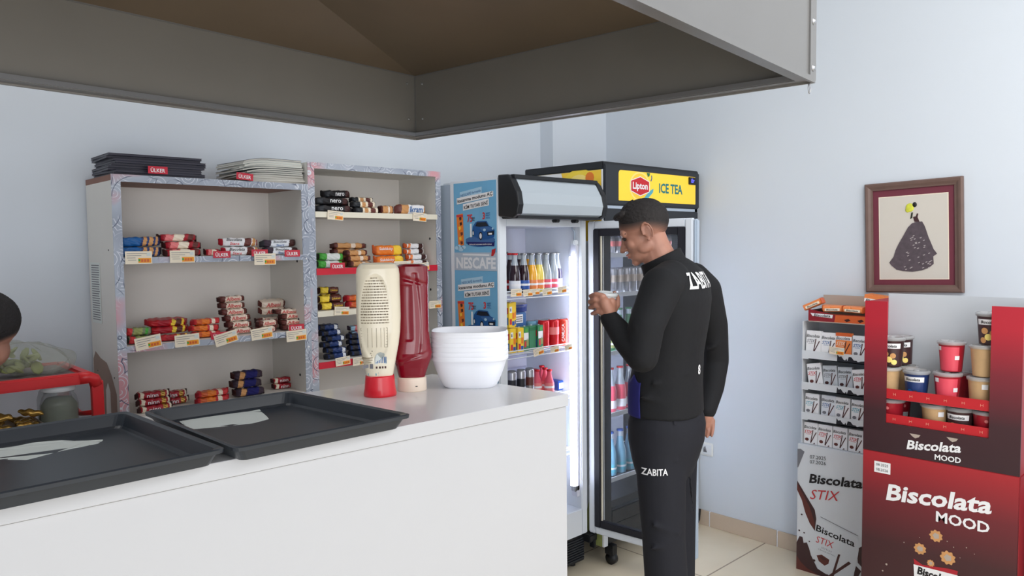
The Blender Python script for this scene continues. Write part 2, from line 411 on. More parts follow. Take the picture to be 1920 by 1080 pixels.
b = MB(); m0 = F1*0.45+B1*0.55; b.prism([m0-dirx*2.5+Vector((0,0,-0.6)), m0-dirx*0.03+Vector((0,0,-0.6)), B1-dirx*0.03-q+Vector((0,0,-0.6)), B1-dirx*2.5-q+Vector((0,0,-0.6))], (0, 0, -0.02), 'white_laminate'); b.build('shelf', ctr)

# ------------------------------------------------------------------ baking trays
def tray(corners, z, label, rim=0.034):
    c = [Vector((p[0], p[1], 0)) for p in corners]      # front-left, front-right, back-right, back-left (rim outline)
    ctrp = sum(c, Vector())/4
    def inset(d, zz): 
        out = []
        for k in range(4):
            p = c[k]; e1 = (c[(k+1) % 4]-p).normalized(); e0 = (c[k-1]-p).normalized()
            out.append(p+(e1+e0)*d+Vector((0, 0, zz)))
        return out
    def rounded(pts, r, n=5):
        out = []
        for k in range(4):
            p = pts[k]; a = p+(pts[k-1]-p).normalized()*r; bb = p+(pts[(k+1) % 4]-p).normalized()*r
            for j in range(n+1): t = j/n; out.append(a*(1-t)**2+p*2*t*(1-t)+bb*t*t)
        return out
    rings = [rounded(inset(0.0, z-rim*0.22), .022), rounded(inset(-0.001, z), .022), rounded(inset(0.004, z+0.002), .021), rounded(inset(0.013, z-0.001), .02),
             rounded(inset(0.024, z-rim+0.008), .02), rounded(inset(0.029, z-rim+0.003), .02), rounded(inset(0.035, z-rim+0.002), .02)]
    under = [rounded(inset(0.0, z-rim*0.22), .022), rounded(inset(0.008, z-0.008), .02), rounded(inset(0.020, z-rim+0.002), .02), rounded(inset(0.030, z-rim), .02)]
    o = MB()
    for seq in (rings, under):
        n = len(seq[0]); vs = [p for r_ in seq for p in r_]; fs = []
        for a in range(len(seq)-1):
            for k in range(n): k2 = (k+1) % n; fs.append((a*n+k, a*n+k2, (a+1)*n+k2, (a+1)*n+k))
        fs.append(tuple((len(seq)-1)*n+k for k in range(n)))
        o.add(vs, fs, 'tray_enamel', False)
    ob = o.build('baking_tray', origin=(ctrp.x, ctrp.y, z-rim)); tag(ob, label, 'tray', 'baking trays on the worktop')
    return ob
TZ = CZ+0.035
tr = [atZ(x, y_, TZ) for x, y_ in ((442, 842), (773, 777), (546, 733), (268, 772))]
tray([(p.x, p.y) for p in tr], TZ, 'dark grey enamel baking tray beside the red capped mayonnaise bottle, nearer the worktop end')
q0 = Vector((0.232, 1.445, 0)); e = Vector((1, 0.012, 0))
tray([(0.135, 1.452), (0.612, 1.457), (0.588, 1.975), (0.135, 1.985)], TZ+0.001, 'dark grey enamel baking tray in front of the dark haired person')
def sheet(pts, z, label, cat='paper'):
    P = [Vector((p.x, min(p.y, 1.940), z)) for p in pts]; c = sum(P, Vector())/len(P)
    o = MB(); n = len(P)
    out = []
    for k in range(n):
        a = P[k]; b_ = P[(k+1) % n]
        for j in range(4): t = j/4; q_ = a.lerp(b_, t)+Vector((random.uniform(-1, 1)*0.0015, random.uniform(-1, 1)*0.0015, 0.001*math.sin(j*2+k))); out.append(q_)
    o.prism(out, (0, 0, 0.0012), 'paper_white'); ob = o.build('paper_sheet', origin=tuple(c)); tag(ob, label, cat, 'paper sheets in the trays')
zs = CZ+0.0025
sheet([atZ(x, y_, zs) for x, y_ in ((330, 787), (350, 781), (410, 777), (487, 768), (504, 786), (475, 794), (420, 800), (355, 806))], zs, 'torn white paper sheet lying in the tray nearer the worktop end')
zs = CZ+0.0035
sheet([atZ(x, y_, zs) for x, y_ in ((88, 828), (193, 826), (185, 832), (120, 845), (50, 863), (0, 862))]+[Vector((0.20, 1.83, zs)), Vector((0.20, 1.935, zs)), Vector((0.30, 1.938, zs))], zs, 'torn white paper sheet lying in the tray in front of the dark haired person')

# ------------------------------------------------------------------ sauce bottles
def bottle_mayo():
    base = atZ(713, 741, CZ); th = math.atan2(base.y, base.x)-PI/2
    t = thing('mayonnaise_bottle', 'cream mayonnaise squeeze bottle standing upside down on its red cap', 'bottle', (base.x, base.y, CZ), th)
    # local: x = to the right, y = away from the camera
    s = 1/ (FPX/ (base.xy.dot(_f0.xy)))   # metres per pixel here
    o = MB(); o.lathe([(0.001, 0), (30.5*s, 0.0), (31*s, 4*s), (29*s, 14*s), (27*s, 36*s), (26.5*s, 39*s), (0.001, 39*s)], 'cap_red', 32, sy=0.9, cap=False); o.build('cap', t, local=True)
    prof = [(24, 37), (26, 42), (27, 48), (31, 70), (36, 95), (39.5, 120), (41, 150), (41, 180), (40.5, 205), (40.5, 228), (39, 240), (34, 248), (26, 251), (1, 251)]
    def fn(u, v):
        k = v*(len(prof)-1); i_ = min(int(k), len(prof)-2); f_ = k-i_; r_ = prof[i_][0]*(1-f_)+prof[i_+1][0]*f_; z = prof[i_][1]*(1-f_)+prof[i_+1][1]*f_
        a = 2*PI*u; n_ = 2.6; c, s_ = math.cos(a), math.sin(a)
        k_ = (abs(c)**n_+abs(s_)**n_)**(-1/n_); flat = 0.66+0.3*max(0, (70-z)/70)
        x = r_*k_*c; y_ = r_*flat*k_*s_
        # oval recessed label field on the front
        if s_ < 0 and 60 < z < 235:
            ex = (x+6)/30; ez = (z-148)/84; d_ = ex*ex+ez*ez
            if d_ < 1.0: y_ += 2.2*min(1, (1-d_)*5)
        return (x*s, y_*s, z*s)
    o = MB(); o.grid(fn, 72, 130, 'mayo', True, cu=True); body = o.build('bottle_body', t, local=True)
    # printed back label
    o = MB(); yy = -41*0.66*s*1.0+0.004-0.0075
    def ln(x0, x1, z0, z1, m_='mayo_print', d=0): o.box(x0*s, x1*s, yy-0.0003-d, yy, z0*s, z1*s, m_)
    for k in range(17):
        z = 222-5.2*k; wd = 30*math.sqrt(max(0.02, 1-((z-150)/86)**2))
        x0 = -6-wd*0.88; x1 = -6+wd*0.84; x = x0
        if k == 0: x0, x1 = -14, 0; x = x0
        while x < x1-1: L_ = random.uniform(2, 6); ln(x, min(x+L_, x1), z, z+2.0); x += L_+1.1
    for k in range(8): ln(-33, 15, 130-k*5.2, 130.6-k*5.2)
    for xx in (-33, -21, -13, -5, 3, 9, 15): ln(xx, xx+.7, 94, 130.5)
    for k in range(6): ln(-32, -12+random.uniform(-4, 0), 86-k*4.2, 87.8-k*4.2)
    o.prism([(x*s, yy, z*s) for x, z in ((-9, 62), (13, 62), (13, 74), (9, 82), (2, 85), (-5, 82), (-9, 74))], (0, -0.0004, 0), 'paper_white')
    for xx in range(-7, 12, 3): ln(xx, xx+1.4, 64, 76, 'print_blue', .0006)
    ln(-30, -20, 56, 62, 'ink_grey'); ln(-18, -12, 54, 63, 'ink_grey')
    for xx in (-7, -1, 4, 9): ln(xx, xx+3, 54, 58, 'stick_brown')
    ln(-24, -2, 38, 47, 'paper_white'); ln(-21, -6, 41, 45, 'print_teal', .0006)
    # seat the printing on the curved shell
    lab = o.build('back_label', t, local=True)
    sw = lab.modifiers.new('s', 'SHRINKWRAP'); sw.target = body; sw.wrap_method = 'PROJECT'; sw.use_project_y = True; sw.use_negative_direction = True; sw.use_positive_direction = True; sw.offset = 0.0008; sw.wrap_mode = 'ABOVE_SURFACE'
    base = atZ(773, 731, CZ)
    th = math.atan2(base.y, base.x)-PI/2
    t = thing('ketchup_bottle', 'dark red ketchup squeeze bottle standing upside down on its cream cap', 'bottle', (base.x, base.y, CZ), th)
    s = 1/(FPX/(base.xy.dot(_f0.xy)))
    o = MB(); o.lathe([(0.001, 0), (27*s, 0.0), (27.5*s, 2*s), (27*s, 24*s), (26*s, 26*s), (0.001, 26*s)], 'cap_cream', 32, sy=0.9, cap=False); o.box(6*s, 10*s, -24.6*s, -22*s, 10*s, 11.5*s, 'black_print'); o.build('cap', t, local=True)
    prof = [(24, 24, 0), (26, 30, 0), (30, 45, 1), (36, 62, 1.5), (37, 72, 2), (33, 90, 2.5), (31.5, 110, 2), (31.5, 140, 1.5), (31.5, 170, 1.5), (31, 195, 2), (32, 205, 2), (31.5, 224, 2), (30, 234, 2), (22, 238, 2), (1, 239, 2)]
    def fk(u, v):
        k = v*(len(prof)-1); i_ = min(int(k), len(prof)-2); f_ = k-i_; f_ = f_*f_*(3-2*f_)
        r_, z, dx = [prof[i_][j]*(1-f_)+prof[i_+1][j]*f_ for j in range(3)]
        a = 2*PI*u; c, s_ = math.cos(a), math.sin(a); n_ = 2.8; k_ = (abs(c)**n_+abs(s_)**n_)**(-1/n_); flat = 0.74
        x = r_*k_*c; y_ = r_*flat*k_*s_
        if s_ < 0:
            # facets: crease lines running down the grip and a pinched waist
            xc = 8+6*math.sin((z-60)/45); g = math.exp(-((x-xc)/3.5)**2)*(1 if 70 < z < 222 else 0); y_ += 2.6*g
            if 95 < z < 200 and x < 2: y_ += 2.0*min(1, (2-x)/6)
            y_ += 2.0*math.exp(-((z-64-0.35*(x))/4)**2) + 2.2*math.exp(-((z-208+0.3*x)/4)**2)
        return ((x+dx)*s, y_*s, z*s)
    o = MB(); o.grid(fk, 80, 150, 'ketchup', True, cu=True); bk = o.build('bottle_body', t, local=True)
    bpy.context.view_layer.update()
bottle_mayo()

# ------------------------------------------------------------------ foam bowls
def bowls():
    base = atZ(882, 722, CZ); d = base.xy.dot(_f0.xy); s = d/FPX
    prof = [(48, 0), (52, 3), (58, 14), (66, 34), (71, 50), (74.5, 53), (74.5, 57), (73, 60), (72.5, 63), (70.5, 60), (68, 48), (63, 32), (55, 14), (50, 5), (46, 3.0), (1, 3.0)]
    def shape(o):
        def fn(u, v):
            k = v*(len(prof)-1); i_ = min(int(k), len(prof)-2); f_ = k-i_; r_ = prof[i_][0]*(1-f_)+prof[i_+1][0]*f_; z = prof[i_][1]*(1-f_)+prof[i_+1][1]*f_
            a = 2*PI*u; c, s_ = math.cos(a), math.sin(a); n_ = 3.2; k_ = (abs(c)**n_+abs(s_)**n_)**(-1/n_)
            return (r_*k_*c*s*0.97, r_*k_*s_*s*0.80, z*s)
        o.grid(fn, 56, 30, 'foam_white', True, cu=True)
        o.lathe([(48*s, 0.0), (0.001, 0.0005)], 'foam_white', 32, cap=False, sx=0.9, sy=0.75)
    o = MB(); shape(o); n = 6; dz = 8.6*s
    th = math.atan2(base.y, base.x)-PI/2-0.06
    first = None
    for k in range(n):
        lab = 'white foam bowl, '+tier(k, n)+' of nested bowls at the worktop end'
        loc = (base.x, base.y, CZ+0.0003+k*dz)
        if first is None:
            first = o.build('foam_bowl'); first.location = loc; first.rotation_euler = (0, 0, th); tag(first, lab, 'bowl', 'stack of white foam bowls')
        else: dup(first, loc, (0, 0, th+0.015*(-1)**k), lab)
bowls()

# ------------------------------------------------------------------ extractor hood
def hood():
    HZ = 1.97; c = atZ(780, 258, HZ); a = R(6)
    t = thing('extractor_hood', 'stainless steel extractor hood hanging over the worktop', 'hood', (c.x, c.y, HZ), a)
    # local frame: -x runs left along the back edge, -y towards the camera
    L_ = 3.4; W_ = 1.318; s = 0.2; o = MB(); o.box(-L_, 0, -0.002, 0, 0, 0.45, 'inox'); o.build('back_skirt', t, local=True)
    o = MB(); o.box(-0.0, 0.002, -W_, 0, 0, 0.45, 'inox'); o.build('end_skirt', t, local=True)
    o = MB(); o.box(-L_, 0, -W_-0.002, -W_, 0, 0.55, 'inox_light'); o.build('front_skirt', t, local=True)
    o = MB()
    f = 0.028
    o.box(-L_, 0, -f, 0, -0.004, 0.0, 'inox_light'); o.box(-L_, 0, -W_, -W_+f, -0.004, 0, 'inox_light'); o.box(-f, 0, -W_+f, -f, -0.004, 0, 'inox_light')
    o.box(-L_, -f, -f-0.004, -f, -0.001, 0.010, 'zinc'); o.box(-L_, -f, -W_+f, -W_+f+0.004, -0.001, 0.01, 'inox_light'); o.box(-f-0.004, -f, -W_+f, -f, -0.001, 0.010, 'zinc')
    o.box(-L_, 0.003, 0, 0.006, -0.008, 0.004, 'inox'); o.box(0.0, 0.006, -W_, 0.003, -0.008, 0.004, 'inox'); o.box(-L_, 0.0, -W_-0.007, -W_, -0.009, 0.004, 'inox_light')
    o.build('rim', t, local=True)
    # lining: inner skirt then a shallow pyramid to the duct mouth
    g = 0.014; o = MB()
    for p, q, m_ in (((-L_+.02, -g), (-g, -g), 'inox'), ((-g, -g), (-g, -W_+g), 'inox'), ((-g, -W_+g), (-L_+.02, -W_+g), 'inox')):
        o.add([(p[0], p[1], 0.001), (q[0], q[1], 0.001), (q[0], q[1], s), (p[0], p[1], s)], [(0, 1, 2, 3)], m_)
    o.build('inner_skirt', t, local=True)
    o = MB(); ax, ay, az = -L_/2, -W_/2, s+0.30; dm = 0.16
    cr = [(-g, -g, s), (-g, -W_+g, s), (-L_, -W_+g, s), (-L_, -g, s)]; tp = [(ax+dm*2.2, ay+dm, az-.07), (ax+dm*2.2, ay-dm, az-.07), (ax-dm*2.2, ay-dm, az-.07), (ax-dm*2.2, ay+dm, az-.07)]
    for k in range(4): k2 = (k+1) % 4; o.add([cr[k], cr[k2], tp[k2], tp[k]], [(0, 1, 2, 3)], 'inox_brown')
    o.build('sloping_liner', t, local=True)
    o = MB()
    for q_ in ((-g, -g, s), ):
        pass
    o.box(-L_, -g, -g-0.003, -g, s-0.002, s+0.002, 'inox_light'); o.box(-g-0.003, -g, -W_+g, -g, s-0.002, s+0.002, 'inox_light'); o.box(-g-0.003, -g, -g-0.003, -g, 0, s, 'inox_light')
    o.build('seam_bead', t, local=True)
    o = MB(); o.box(ax-dm*2.2, ax+dm*2.2, ay-dm, ay+dm, az-0.07, 3.3-HZ, 'inox'); o.build('duct', t, local=True)
    o = MB(); o.box(-0.030, 0.004, -W_-0.006, -W_-0.002, -0.003, 0.55, 'inox_light'); o.box(0.002, 0.006, -W_-0.006, -W_+0.03, -0.003, 0.55, 'inox_light'); ang = o.build('corner_angle', t, local=True)
    Ry = Matrix.Rotation(PI/2, 4, 'X')
    for zz in (0.022, 0.125, 0.32):
        o = MB(); o.lathe([(0.0075, 0), (0.0075, 0.001), (0.005, 0.0015), (0.0045, 0.004), (0.003, 0.0048), (0.001, 0.005)], 'zinc', 16, Matrix.Translation((-0.014, -W_-0.006, zz)) @ Ry); o.build('bolt', ang, local=True)
    for xx, yy, zz in ((-0.05, -g-0.001, 0.17), (-0.045, -g-0.001, 0.055), (-g-0.001, -0.05, 0.17), (-g-0.001, -0.05, 0.055)):
        o = MB(); o.ball((xx, yy, zz), 0.0035, 'zinc', 8); o.build('rivet', t, local=True)
    o = MB(); ring = [(0.0, -W_-0.004+0.0*k, -0.003-0.011+0.011*math.cos(a_)) if False else (0.006*math.sin(a_), -W_+0.006, -0.017+0.013*math.cos(a_)) for a_ in [2*PI*k/20 for k in range(21)]]
    o.tube(ring, 0.0016, 'zinc', 8); o.build('hook', t, local=True)
hood()

# ================================================================== BOOKCASES
YF = 2.80; YK = 3.10
def bookcase(x0, x1, top, shelves, label, brown_top=False):
    t = thing('bookcase', label, 'bookcase', ((x0+x1)/2, (YF+YK)/2, 0)); th = 0.028
    for k, (a, b_) in enumerate(((x0, x0+th), (x1-th, x1))):
        o = MB(); o.box(a, b_, YF+0.002, YK, 0.0, top-0.02, 'board_side'); sp = o.build('side_panel', t)
        o = MB(); o.box(a-0.001, b_+0.001, YF-0.0005, YF+0.0015, 0.0, top, 'doodle_tape'); o.build('edge_tape', sp)
        if k == 0 and brown_top:
            # worn brown patch low on the outer side, and a price list taped to it
            o = MB(); pts = [(2.83, 0.9), (2.83, 1.10), (2.88, 1.16), (2.93, 1.20), (3.0, 1.21), (3.06, 1.23), (3.09, 1.2), (3.09, 0.9)]
            o.poly([(x0-0.0006, y_, z_) for y_, z_ in pts], 'stain_brown')
            o.poly([(x0-0.0009, y_, z_) for y_, z_ in ((2.90, 0.95), (2.90, 1.10), (2.925, 1.13), (2.95, 1.10), (2.955, 0.95))], 'board_side'); o.build('stain', sp)
            o = MB(); a1 = atX(170, 492, x0); a2 = atX(192, 607, x0)
            o.box(x0-0.0016, x0-0.0008, a2.y, a1.y, a2.z, a1.z, 'paper_white')
            ym = a1.y
            z = a1.z-0.012
            while z > a2.z+0.01:
                o.box(x0-0.0020, x0-0.0016, a2.y+0.008+random.uniform(0, .01), a1.y-0.012, z, z+0.0035, 'ink_grey'); z -= 0.0085
            pl = o.build('price_list', sp); pl['label'] = 'taped paper price list with narrow rows of print'
            for yy, zz in ((2.85, 1.155), (3.04, 1.16), (2.86, 1.6)):
                o = MB(); o.ball((x0, yy, zz), (0.002, 0.003, 0.003), 'black_print', 8); o.build('screw_hole', sp)
    o = MB(); o.box(x0+th, x1-th, YK-0.008, YK, 0.0, top-0.02, 'chipboard_white'); o.build('back_panel', t)
    o = MB(); o.box(x0, x1, YF+0.002, YK, top-0.02, top, 'board_brown' if brown_top else 'board_side'); tp = o.build('top_panel', t)
    o = MB(); o.box(x0-0.001, x1+0.001, YF-0.001, YF+0.0025, top-0.024, top+0.001, 'doodle_tape'); o.build('edge_tape', tp)
    for z, m_ in shelves:
        o = MB(); o.box(x0+th+0.001, x1-th-0.001, YF+0.003, YK-0.009, z-0.018, z, 'chipboard_white'); sh = o.build('shelf', t)
        o = MB(); o.box(x0+th, x1-th+(0.004 if 'cream' in m_ else 0), YF-(0.004 if m_ != 'doodle_tape' else 0.0), YF+0.0028, z-(0.022 if m_ != 'shelf_red' else 0.026), z+(0.0 if m_ == 'doodle_tape' else .001), m_); o.build('edge_tape', sh)
    for zz, s_ in ((top-0.31, 1), (top-0.55, 1), (top-0.78, 1)):
        o = MB(); o.ball((x1-th-0.0005, YF+0.05, zz), (0.002, 0.006, 0.006), 'black_print', 8); o.build('screw_hole', t)
    for zz in (top-0.30, top-0.66):
        o = MB(); o.ball((x1-th/2, YF-0.001, zz), (0.004, 0.002, 0.004), 'white_print', 8); o.build('screw_cap', t)
    return t
LX0, LX1, LT = 0.810, 1.543, 1.857
RX0, RX1, RTP = 1.545, 2.228, 1.948
L2, L3, L4 = 1.574, 1.266, 1.012
R1, R2, R3, R4 = 1.748, 1.514, 1.337, 1.124
bookcase(LX0, LX1, LT, [(L2, 'doodle_tape'), (L3, 'doodle_tape'), (L4, 'doodle_tape'), (0.7, 'doodle_tape'), (0.35, 'doodle_tape'), (0.08, 'doodle_tape')], 'open shelf unit edged in doodle tape, the one nearer the red rack', True)
bookcase(RX0, RX1, RTP, [(R1, 'cream_edge'), (R2, 'shelf_red'), (R3, 'cream_edge'), (R4, 'shelf_red'), (0.85, 'cream_edge'), (0.5, 'shelf_red'), (0.1, 'cream_edge')], 'taller open shelf unit with red and cream shelf edges beside the white drinks cooler')

# ------------------------------------------------------------------ wrapped snacks
# kind: (base, crimp, [(u0,u1,mat)] zones on the front, [(text, uc, w, zc, h, mat, shear)])
KINDS = {
 'blue_biscuit_pack': ('tub_navy', 'gasket', [(0.12, 0.5, 'deep_blue'), (0.55, 0.63, 'biscuit'), (0.68, 0.77, 'biscuit'), (0.82, 0.88, 'biscuit')], []),
 'red_cream_biscuit_pack': ('tub_red', 'choc_dark', [(0.16, 0.36, 'print_pink'), (0.36, 0.62, 'cream_card'), (0.62, 0.72, 'tub_red'), (0.72, 0.86, 'choc_mid')], []),
 'white_red_biscuit_pack': ('white_print', 'tub_red', [(0.60, 0.78, 'choc_mid'), (0.80, 0.90, 'biscuit')], [('Biscolata', .34, .40, .25, .34, 'black_print', .25), ('Starz', .34, .24, -.22, .32, 'print_red', .25)]),
 'white_purple_biscuit_pack': ('logo_grey', 'dark_panel', [(0.02, 0.22, 'shadow_back'), (0.72, 0.95, 'choc_dark')], [('Biscolata', .47, .36, .25, .3, 'black_print', .25), ('Starz', .47, .22, -.22, .32, 'print_blue', .25)]),
 'green_biscuit_pack': ('herb', 'dark_green', [(0.08, 0.25, 'print_red'), (0.3, 0.6, 'lettuce'), (0.7, 0.8, 'green_leaf')], []),
 'red_yellow_chocolate_pack': ('mood_red', 'tub_red', [(0.25, 0.5, 'tub_red'), (0.56, 0.66, 'lemon'), (0.66, 0.8, 'choc_mid'), (0.8, 0.86, 'lemon')], []),
 'red_orange_chocolate_pack': ('print_red', 'tub_red', [(0.12, 0.3, 'pack_orange_deep'), (0.3, 0.55, 'orange'), (0.62, 0.75, 'cream_card')], []),
 'brown_chocolate_bar': ('choc_mid', 'choc_dark', [(0.22, 0.80, 'cap_cream')], [('Albeni', .5, .5, 0, .62, 'print_red', .15)]),
 'cream_chocolate_bar': ('cap_cream', 'choc_mid', [(0.82, 0.9, 'choc_mid')], [('Albeni', .46, .5, 0, .66, 'print_red', .15)]),
 'black_biscuit_pack': ('black_print', 'black_print', [(0.06, 0.2, 'dark_panel'), (0.75, 0.9, 'choc_dark')], [('nero', .55, .3, 0, .45, 'white_print', .0)]),
 'white_brown_biscuit_pack': ('cream_card', 'black_print', [(0.05, 0.3, 'dark_panel'), (0.38, 0.52, 'biscuit'), (0.6, 0.8, 'choc_mid')], []),
 'brown_cream_biscuit_pack': ('biscuit', 'choc_mid', [(0.05, 0.14, 'choc_mid'), (0.36, 0.86, 'white_print')], [('ikram', .60, .42, 0, .66, 'deep_blue', .1)]),
 'green_white_biscuit_pack': ('green_leaf', 'dark_green', [(0.3, 0.78, 'paper_white')], []),
 'brown_swirl_biscuit_pack': ('choc_mid', 'choc_dark', [(0.14, 0.5, 'biscuit'), (0.5, 0.62, 'cap_cream'), (0.62, 0.8, 'biscuit')], []),
 'orange_biscuit_pack': ('orange', 'pack_orange_deep', [(0.62, 0.95, 'lipton_yellow')], [('Saklıköy', .36, .46, .1, .36, 'white_print', .1)]),
 'white_chocolate_pack': ('white_print', 'pack_orange_deep', [(0.1, 0.2, 'pack_orange'), (0.62, 0.84, 'choc_dark')], []),
 'dark_yellow_snack_pack': ('choc_dark', 'choc_dark', [(0.05, 0.4, 'lemon'), (0.5, 0.85, 'choc_mid')], [('Çokokrem', .66, .34, 0, .4, 'lipton_yellow', .1)]),
 'navy_biscuit_pack': ('tub_navy', 'gasket', [(0.1, 0.3, 'gasket'), (0.72, 0.85, 'logo_grey')], []),
 'lilac_chocolate_bar': ('pale_blue', 'shadow_back', [(0.2, 0.7, 'print_pink')], []),
 'violet_biscuit_pack': ('shadow_back', 'choc_dark', [(0.2, 0.36, 'biscuit'), (0.40, 0.75, 'jacket_blue')], []),
 'maroon_gold_chocolate_bar': ('tub_red', 'choc_dark', [(0.1, 0.2, 'cream_card'), (0.68, 0.8, 'gold_foil'), (0.85, 0.95, 'cream_card')], [('ninn', .44, .32, 0, .6, 'white_print', 0)]),
}
WORDS = {'blue_biscuit_pack': 'dark blue hazelnut biscuit pack', 'red_cream_biscuit_pack': 'dark red and cream biscuit pack', 'white_red_biscuit_pack': 'white pack with red ends',
 'white_purple_biscuit_pack': 'white pack with purple end', 'green_biscuit_pack': 'green and red biscuit pack', 'red_yellow_chocolate_pack': 'red and yellow chocolate pack',
 'red_orange_chocolate_pack': 'red and orange chocolate pack', 'brown_chocolate_bar': 'brown chocolate bar', 'cream_chocolate_bar': 'cream chocolate bar',
 'black_biscuit_pack': 'black biscuit pack', 'white_brown_biscuit_pack': 'half white biscuit pack', 'brown_cream_biscuit_pack': 'brown and white pack with blue lettering',
 'green_white_biscuit_pack': 'green and white biscuit pack', 'brown_swirl_biscuit_pack': 'brown swirled biscuit pack', 'orange_biscuit_pack': 'orange biscuit pack', 'white_chocolate_pack': 'white and dark chocolate pack',
 'dark_yellow_snack_pack': 'yellow snack pack', 'navy_biscuit_pack': 'navy blue biscuit pack', 'lilac_chocolate_bar': 'pale lilac chocolate bar', 'violet_biscuit_pack': 'violet biscuit pack', 'maroon_gold_chocolate_bar': 'maroon and gold chocolate bar'}
def pack(kind, L_, d=0.046, h=0.027, seed=0):
    base, crimp, zones, texts = KINDS[kind]; rnd = random.Random(seed+len(kind)); o = MB(); e = 0.17
    ph = rnd.uniform(0, 6); sl = rnd.uniform(-.16, .16); fl = rnd.uniform(.9, 1.35)
    def fn(u, v):
        x = (u-0.5)*L_; a = 2*PI*v
        w_ = min(1, min(u, 1-u)/e); k = math.sin(w_*PI/2)**0.8 if w_ > 0 else 0
        c, s_ = math.cos(a), math.sin(a); n_ = 2.5+1.6*k; q = (abs(c)**n_+abs(s_)**n_)**(-1/n_)
        crimp_h = (0.55+.18*math.sin(v*2*PI*2+ph)) if w_ > .30 else fl*.62
        y = q*c*d/2*max(k, 0.04); z = q*s_*h/2*(crimp_h*(1-k)+k)
        # foil creases
        z += (0.0011*math.sin(23*u+ph+3*v)+0.0008*math.sin(41*u+9*v))*k*(1 if s_ > 0 else .2); y += 0.0010*math.sin(31*u+5*ph+8*s_)*k
        if w_ < .12: x += (.0015 if int(v*36) % 2 else -.0015)*(1 if u > .5 else -1)
        if w_ <= .3: z += .16*h*math.sin(ph+(3 if u > .5 else 0))
        return (x, y, z+h/2*1.02)
    def mt(u, v):
        if u < e*0.38 or u > 1-e*0.38: return crimp
        if 0.22 < v < 0.78:
            un = u+sl*(v-.5)+.006*math.sin(v*12)
            for z0, z1, m_ in zones:
                if z0 <= un < z1:
                    if z1-z0 < .24 and m_ in ('biscuit', 'choc_mid', 'choc_dark', 'lemon', 'green_leaf'):
                        uc = (z0+z1)/2
                        return m_ if ((un-uc)/(z1-z0)*2)**2+((v-.5)/.2)**2 < 1.15 else base
                    return m_
        return base
    o.grid(fn, 56, 36, mt, True, cv=True)
    for s_, uc, w_, zc, hh, m_, sh in texts:
        o.text(s_, ((uc-0.5)*L_, -d/2-0.0018, h/2+zc*h), (1, 0, 0), (0, 0, 1), w_*L_, hh*h, m_, sh, 0.012)
    return o.build(kind)
COUNT = {}
def pile(kind, px0, px1, zs, n, Y, where, d=0.046, h=0.027, step=None, back=0.006, pit=0.0, yaw=0.0, lift=0.0, rows=1):
    """n packs lying on each other; zs = height of the shelf board"""
    a = atY(px0, 460, Y); b_ = atY(px1, 460, Y); L_ = b_.x-a.x; xc = (a.x+b_.x)/2
    step = step or h*1.06; o = None; COUNT[kind] = COUNT.get(kind, 0)+1
    for r_ in range(rows):
        for k in range(n):
            ti = tier(k, n); lab = WORDS[kind]+(', '+ti if ti else ', lying')+' '+where+(', in the row behind' if r_ else '')
            loc = (xc+random.uniform(-1, 1)*(0.004+.0025*k), Y+d/2+k*back+r_*(d+0.006), zs+0.0008+lift+k*step)
            rot = (pit+random.uniform(-.08, .04), random.uniform(-.03, .03), yaw+random.uniform(-1, 1)*0.09)
            if o is None:
                o = pack(kind, L_, d, h, len(COUNT)*7+k); o.location = loc; o.rotation_euler = rot; tag(o, lab, 'snack', WORDS[kind]+'s '+where)
            else: dup(o, loc, rot, lab)
ls2, ls3, ls4 = 'on the lower unit, top shelf', 'on the lower unit, middle shelf', 'on the lower unit, low shelf'
rs1, rs2, rs3, rs4 = 'on the topmost cream shelf', 'on the upper red shelf', 'on the second cream shelf', 'on the lower red shelf'
pile('blue_biscuit_pack', 222, 308, L2, 2, 2.835, ls2, h=0.034, d=0.06)
pile('red_cream_biscuit_pack', 308, 382, L2, 3, 2.83, ls2, h=0.026, d=0.06, back=0.010)
pile('red_cream_biscuit_pack', 386, 418, L2, 1, 2.835, 'before the white packs', h=0.024)
pile('white_red_biscuit_pack', 420, 492, L2, 2, 2.83, ls2, h=0.032, d=0.055, back=0.01)
pile('white_purple_biscuit_pack', 496, 566, L2, 2, 2.83, ls2, h=0.029, d=0.055, back=0.012)
pile('green_biscuit_pack', 232, 286, L3, 2, 2.835, ls3, h=0.027, d=0.06)
pile('red_yellow_chocolate_pack', 274, 354, L3, 2, 2.90, ls3, h=0.025, d=0.06, back=0.012, lift=0.024, pit=0.2)
pile('red_yellow_chocolate_pack', 290, 354, L3, 1, 2.835, 'by the shelf edge '+ls3, h=0.022, d=0.05)
pile('red_orange_chocolate_pack', 357, 414, L3, 3, 2.84, ls3, h=0.022, d=0.055, back=0.01)
pile('brown_chocolate_bar', 422, 476, L3, 6, 2.86, 'in tall pile '+ls3, h=0.0235, d=0.045, back=0.012, step=0.0245, yaw=0.08)
pile('brown_chocolate_bar', 478, 520, L3, 2, 2.825, 'in low pile '+ls3, h=0.023, d=0.045, back=0.008)
pile('cream_chocolate_bar', 486, 538, L3, 2, 2.955, ls3, h=0.028, d=0.05, lift=0.062, back=0.004, step=0.029, pit=0.25)
pile('brown_chocolate_bar', 482, 530, L3, 2, 2.93, 'beneath the cream bars', h=0.0235, d=0.05, back=0.003)
pile('brown_chocolate_bar', 525, 577, L3, 4, 2.835, 'by the side board', h=0.020, d=0.05, back=0.012, yaw=-0.05)
pile('maroon_gold_chocolate_bar', 248, 316, L4, 3, 2.86, ls4, h=0.022, d=0.045, back=0.012)
pile('maroon_gold_chocolate_bar', 290, 350, L4, 2, 2.93, 'in rear pile '+ls4, h=0.024, d=0.045, back=0.012)
pile('red_orange_chocolate_pack', 360, 424, L4, 2, 2.86, ls4, h=0.022, d=0.05)
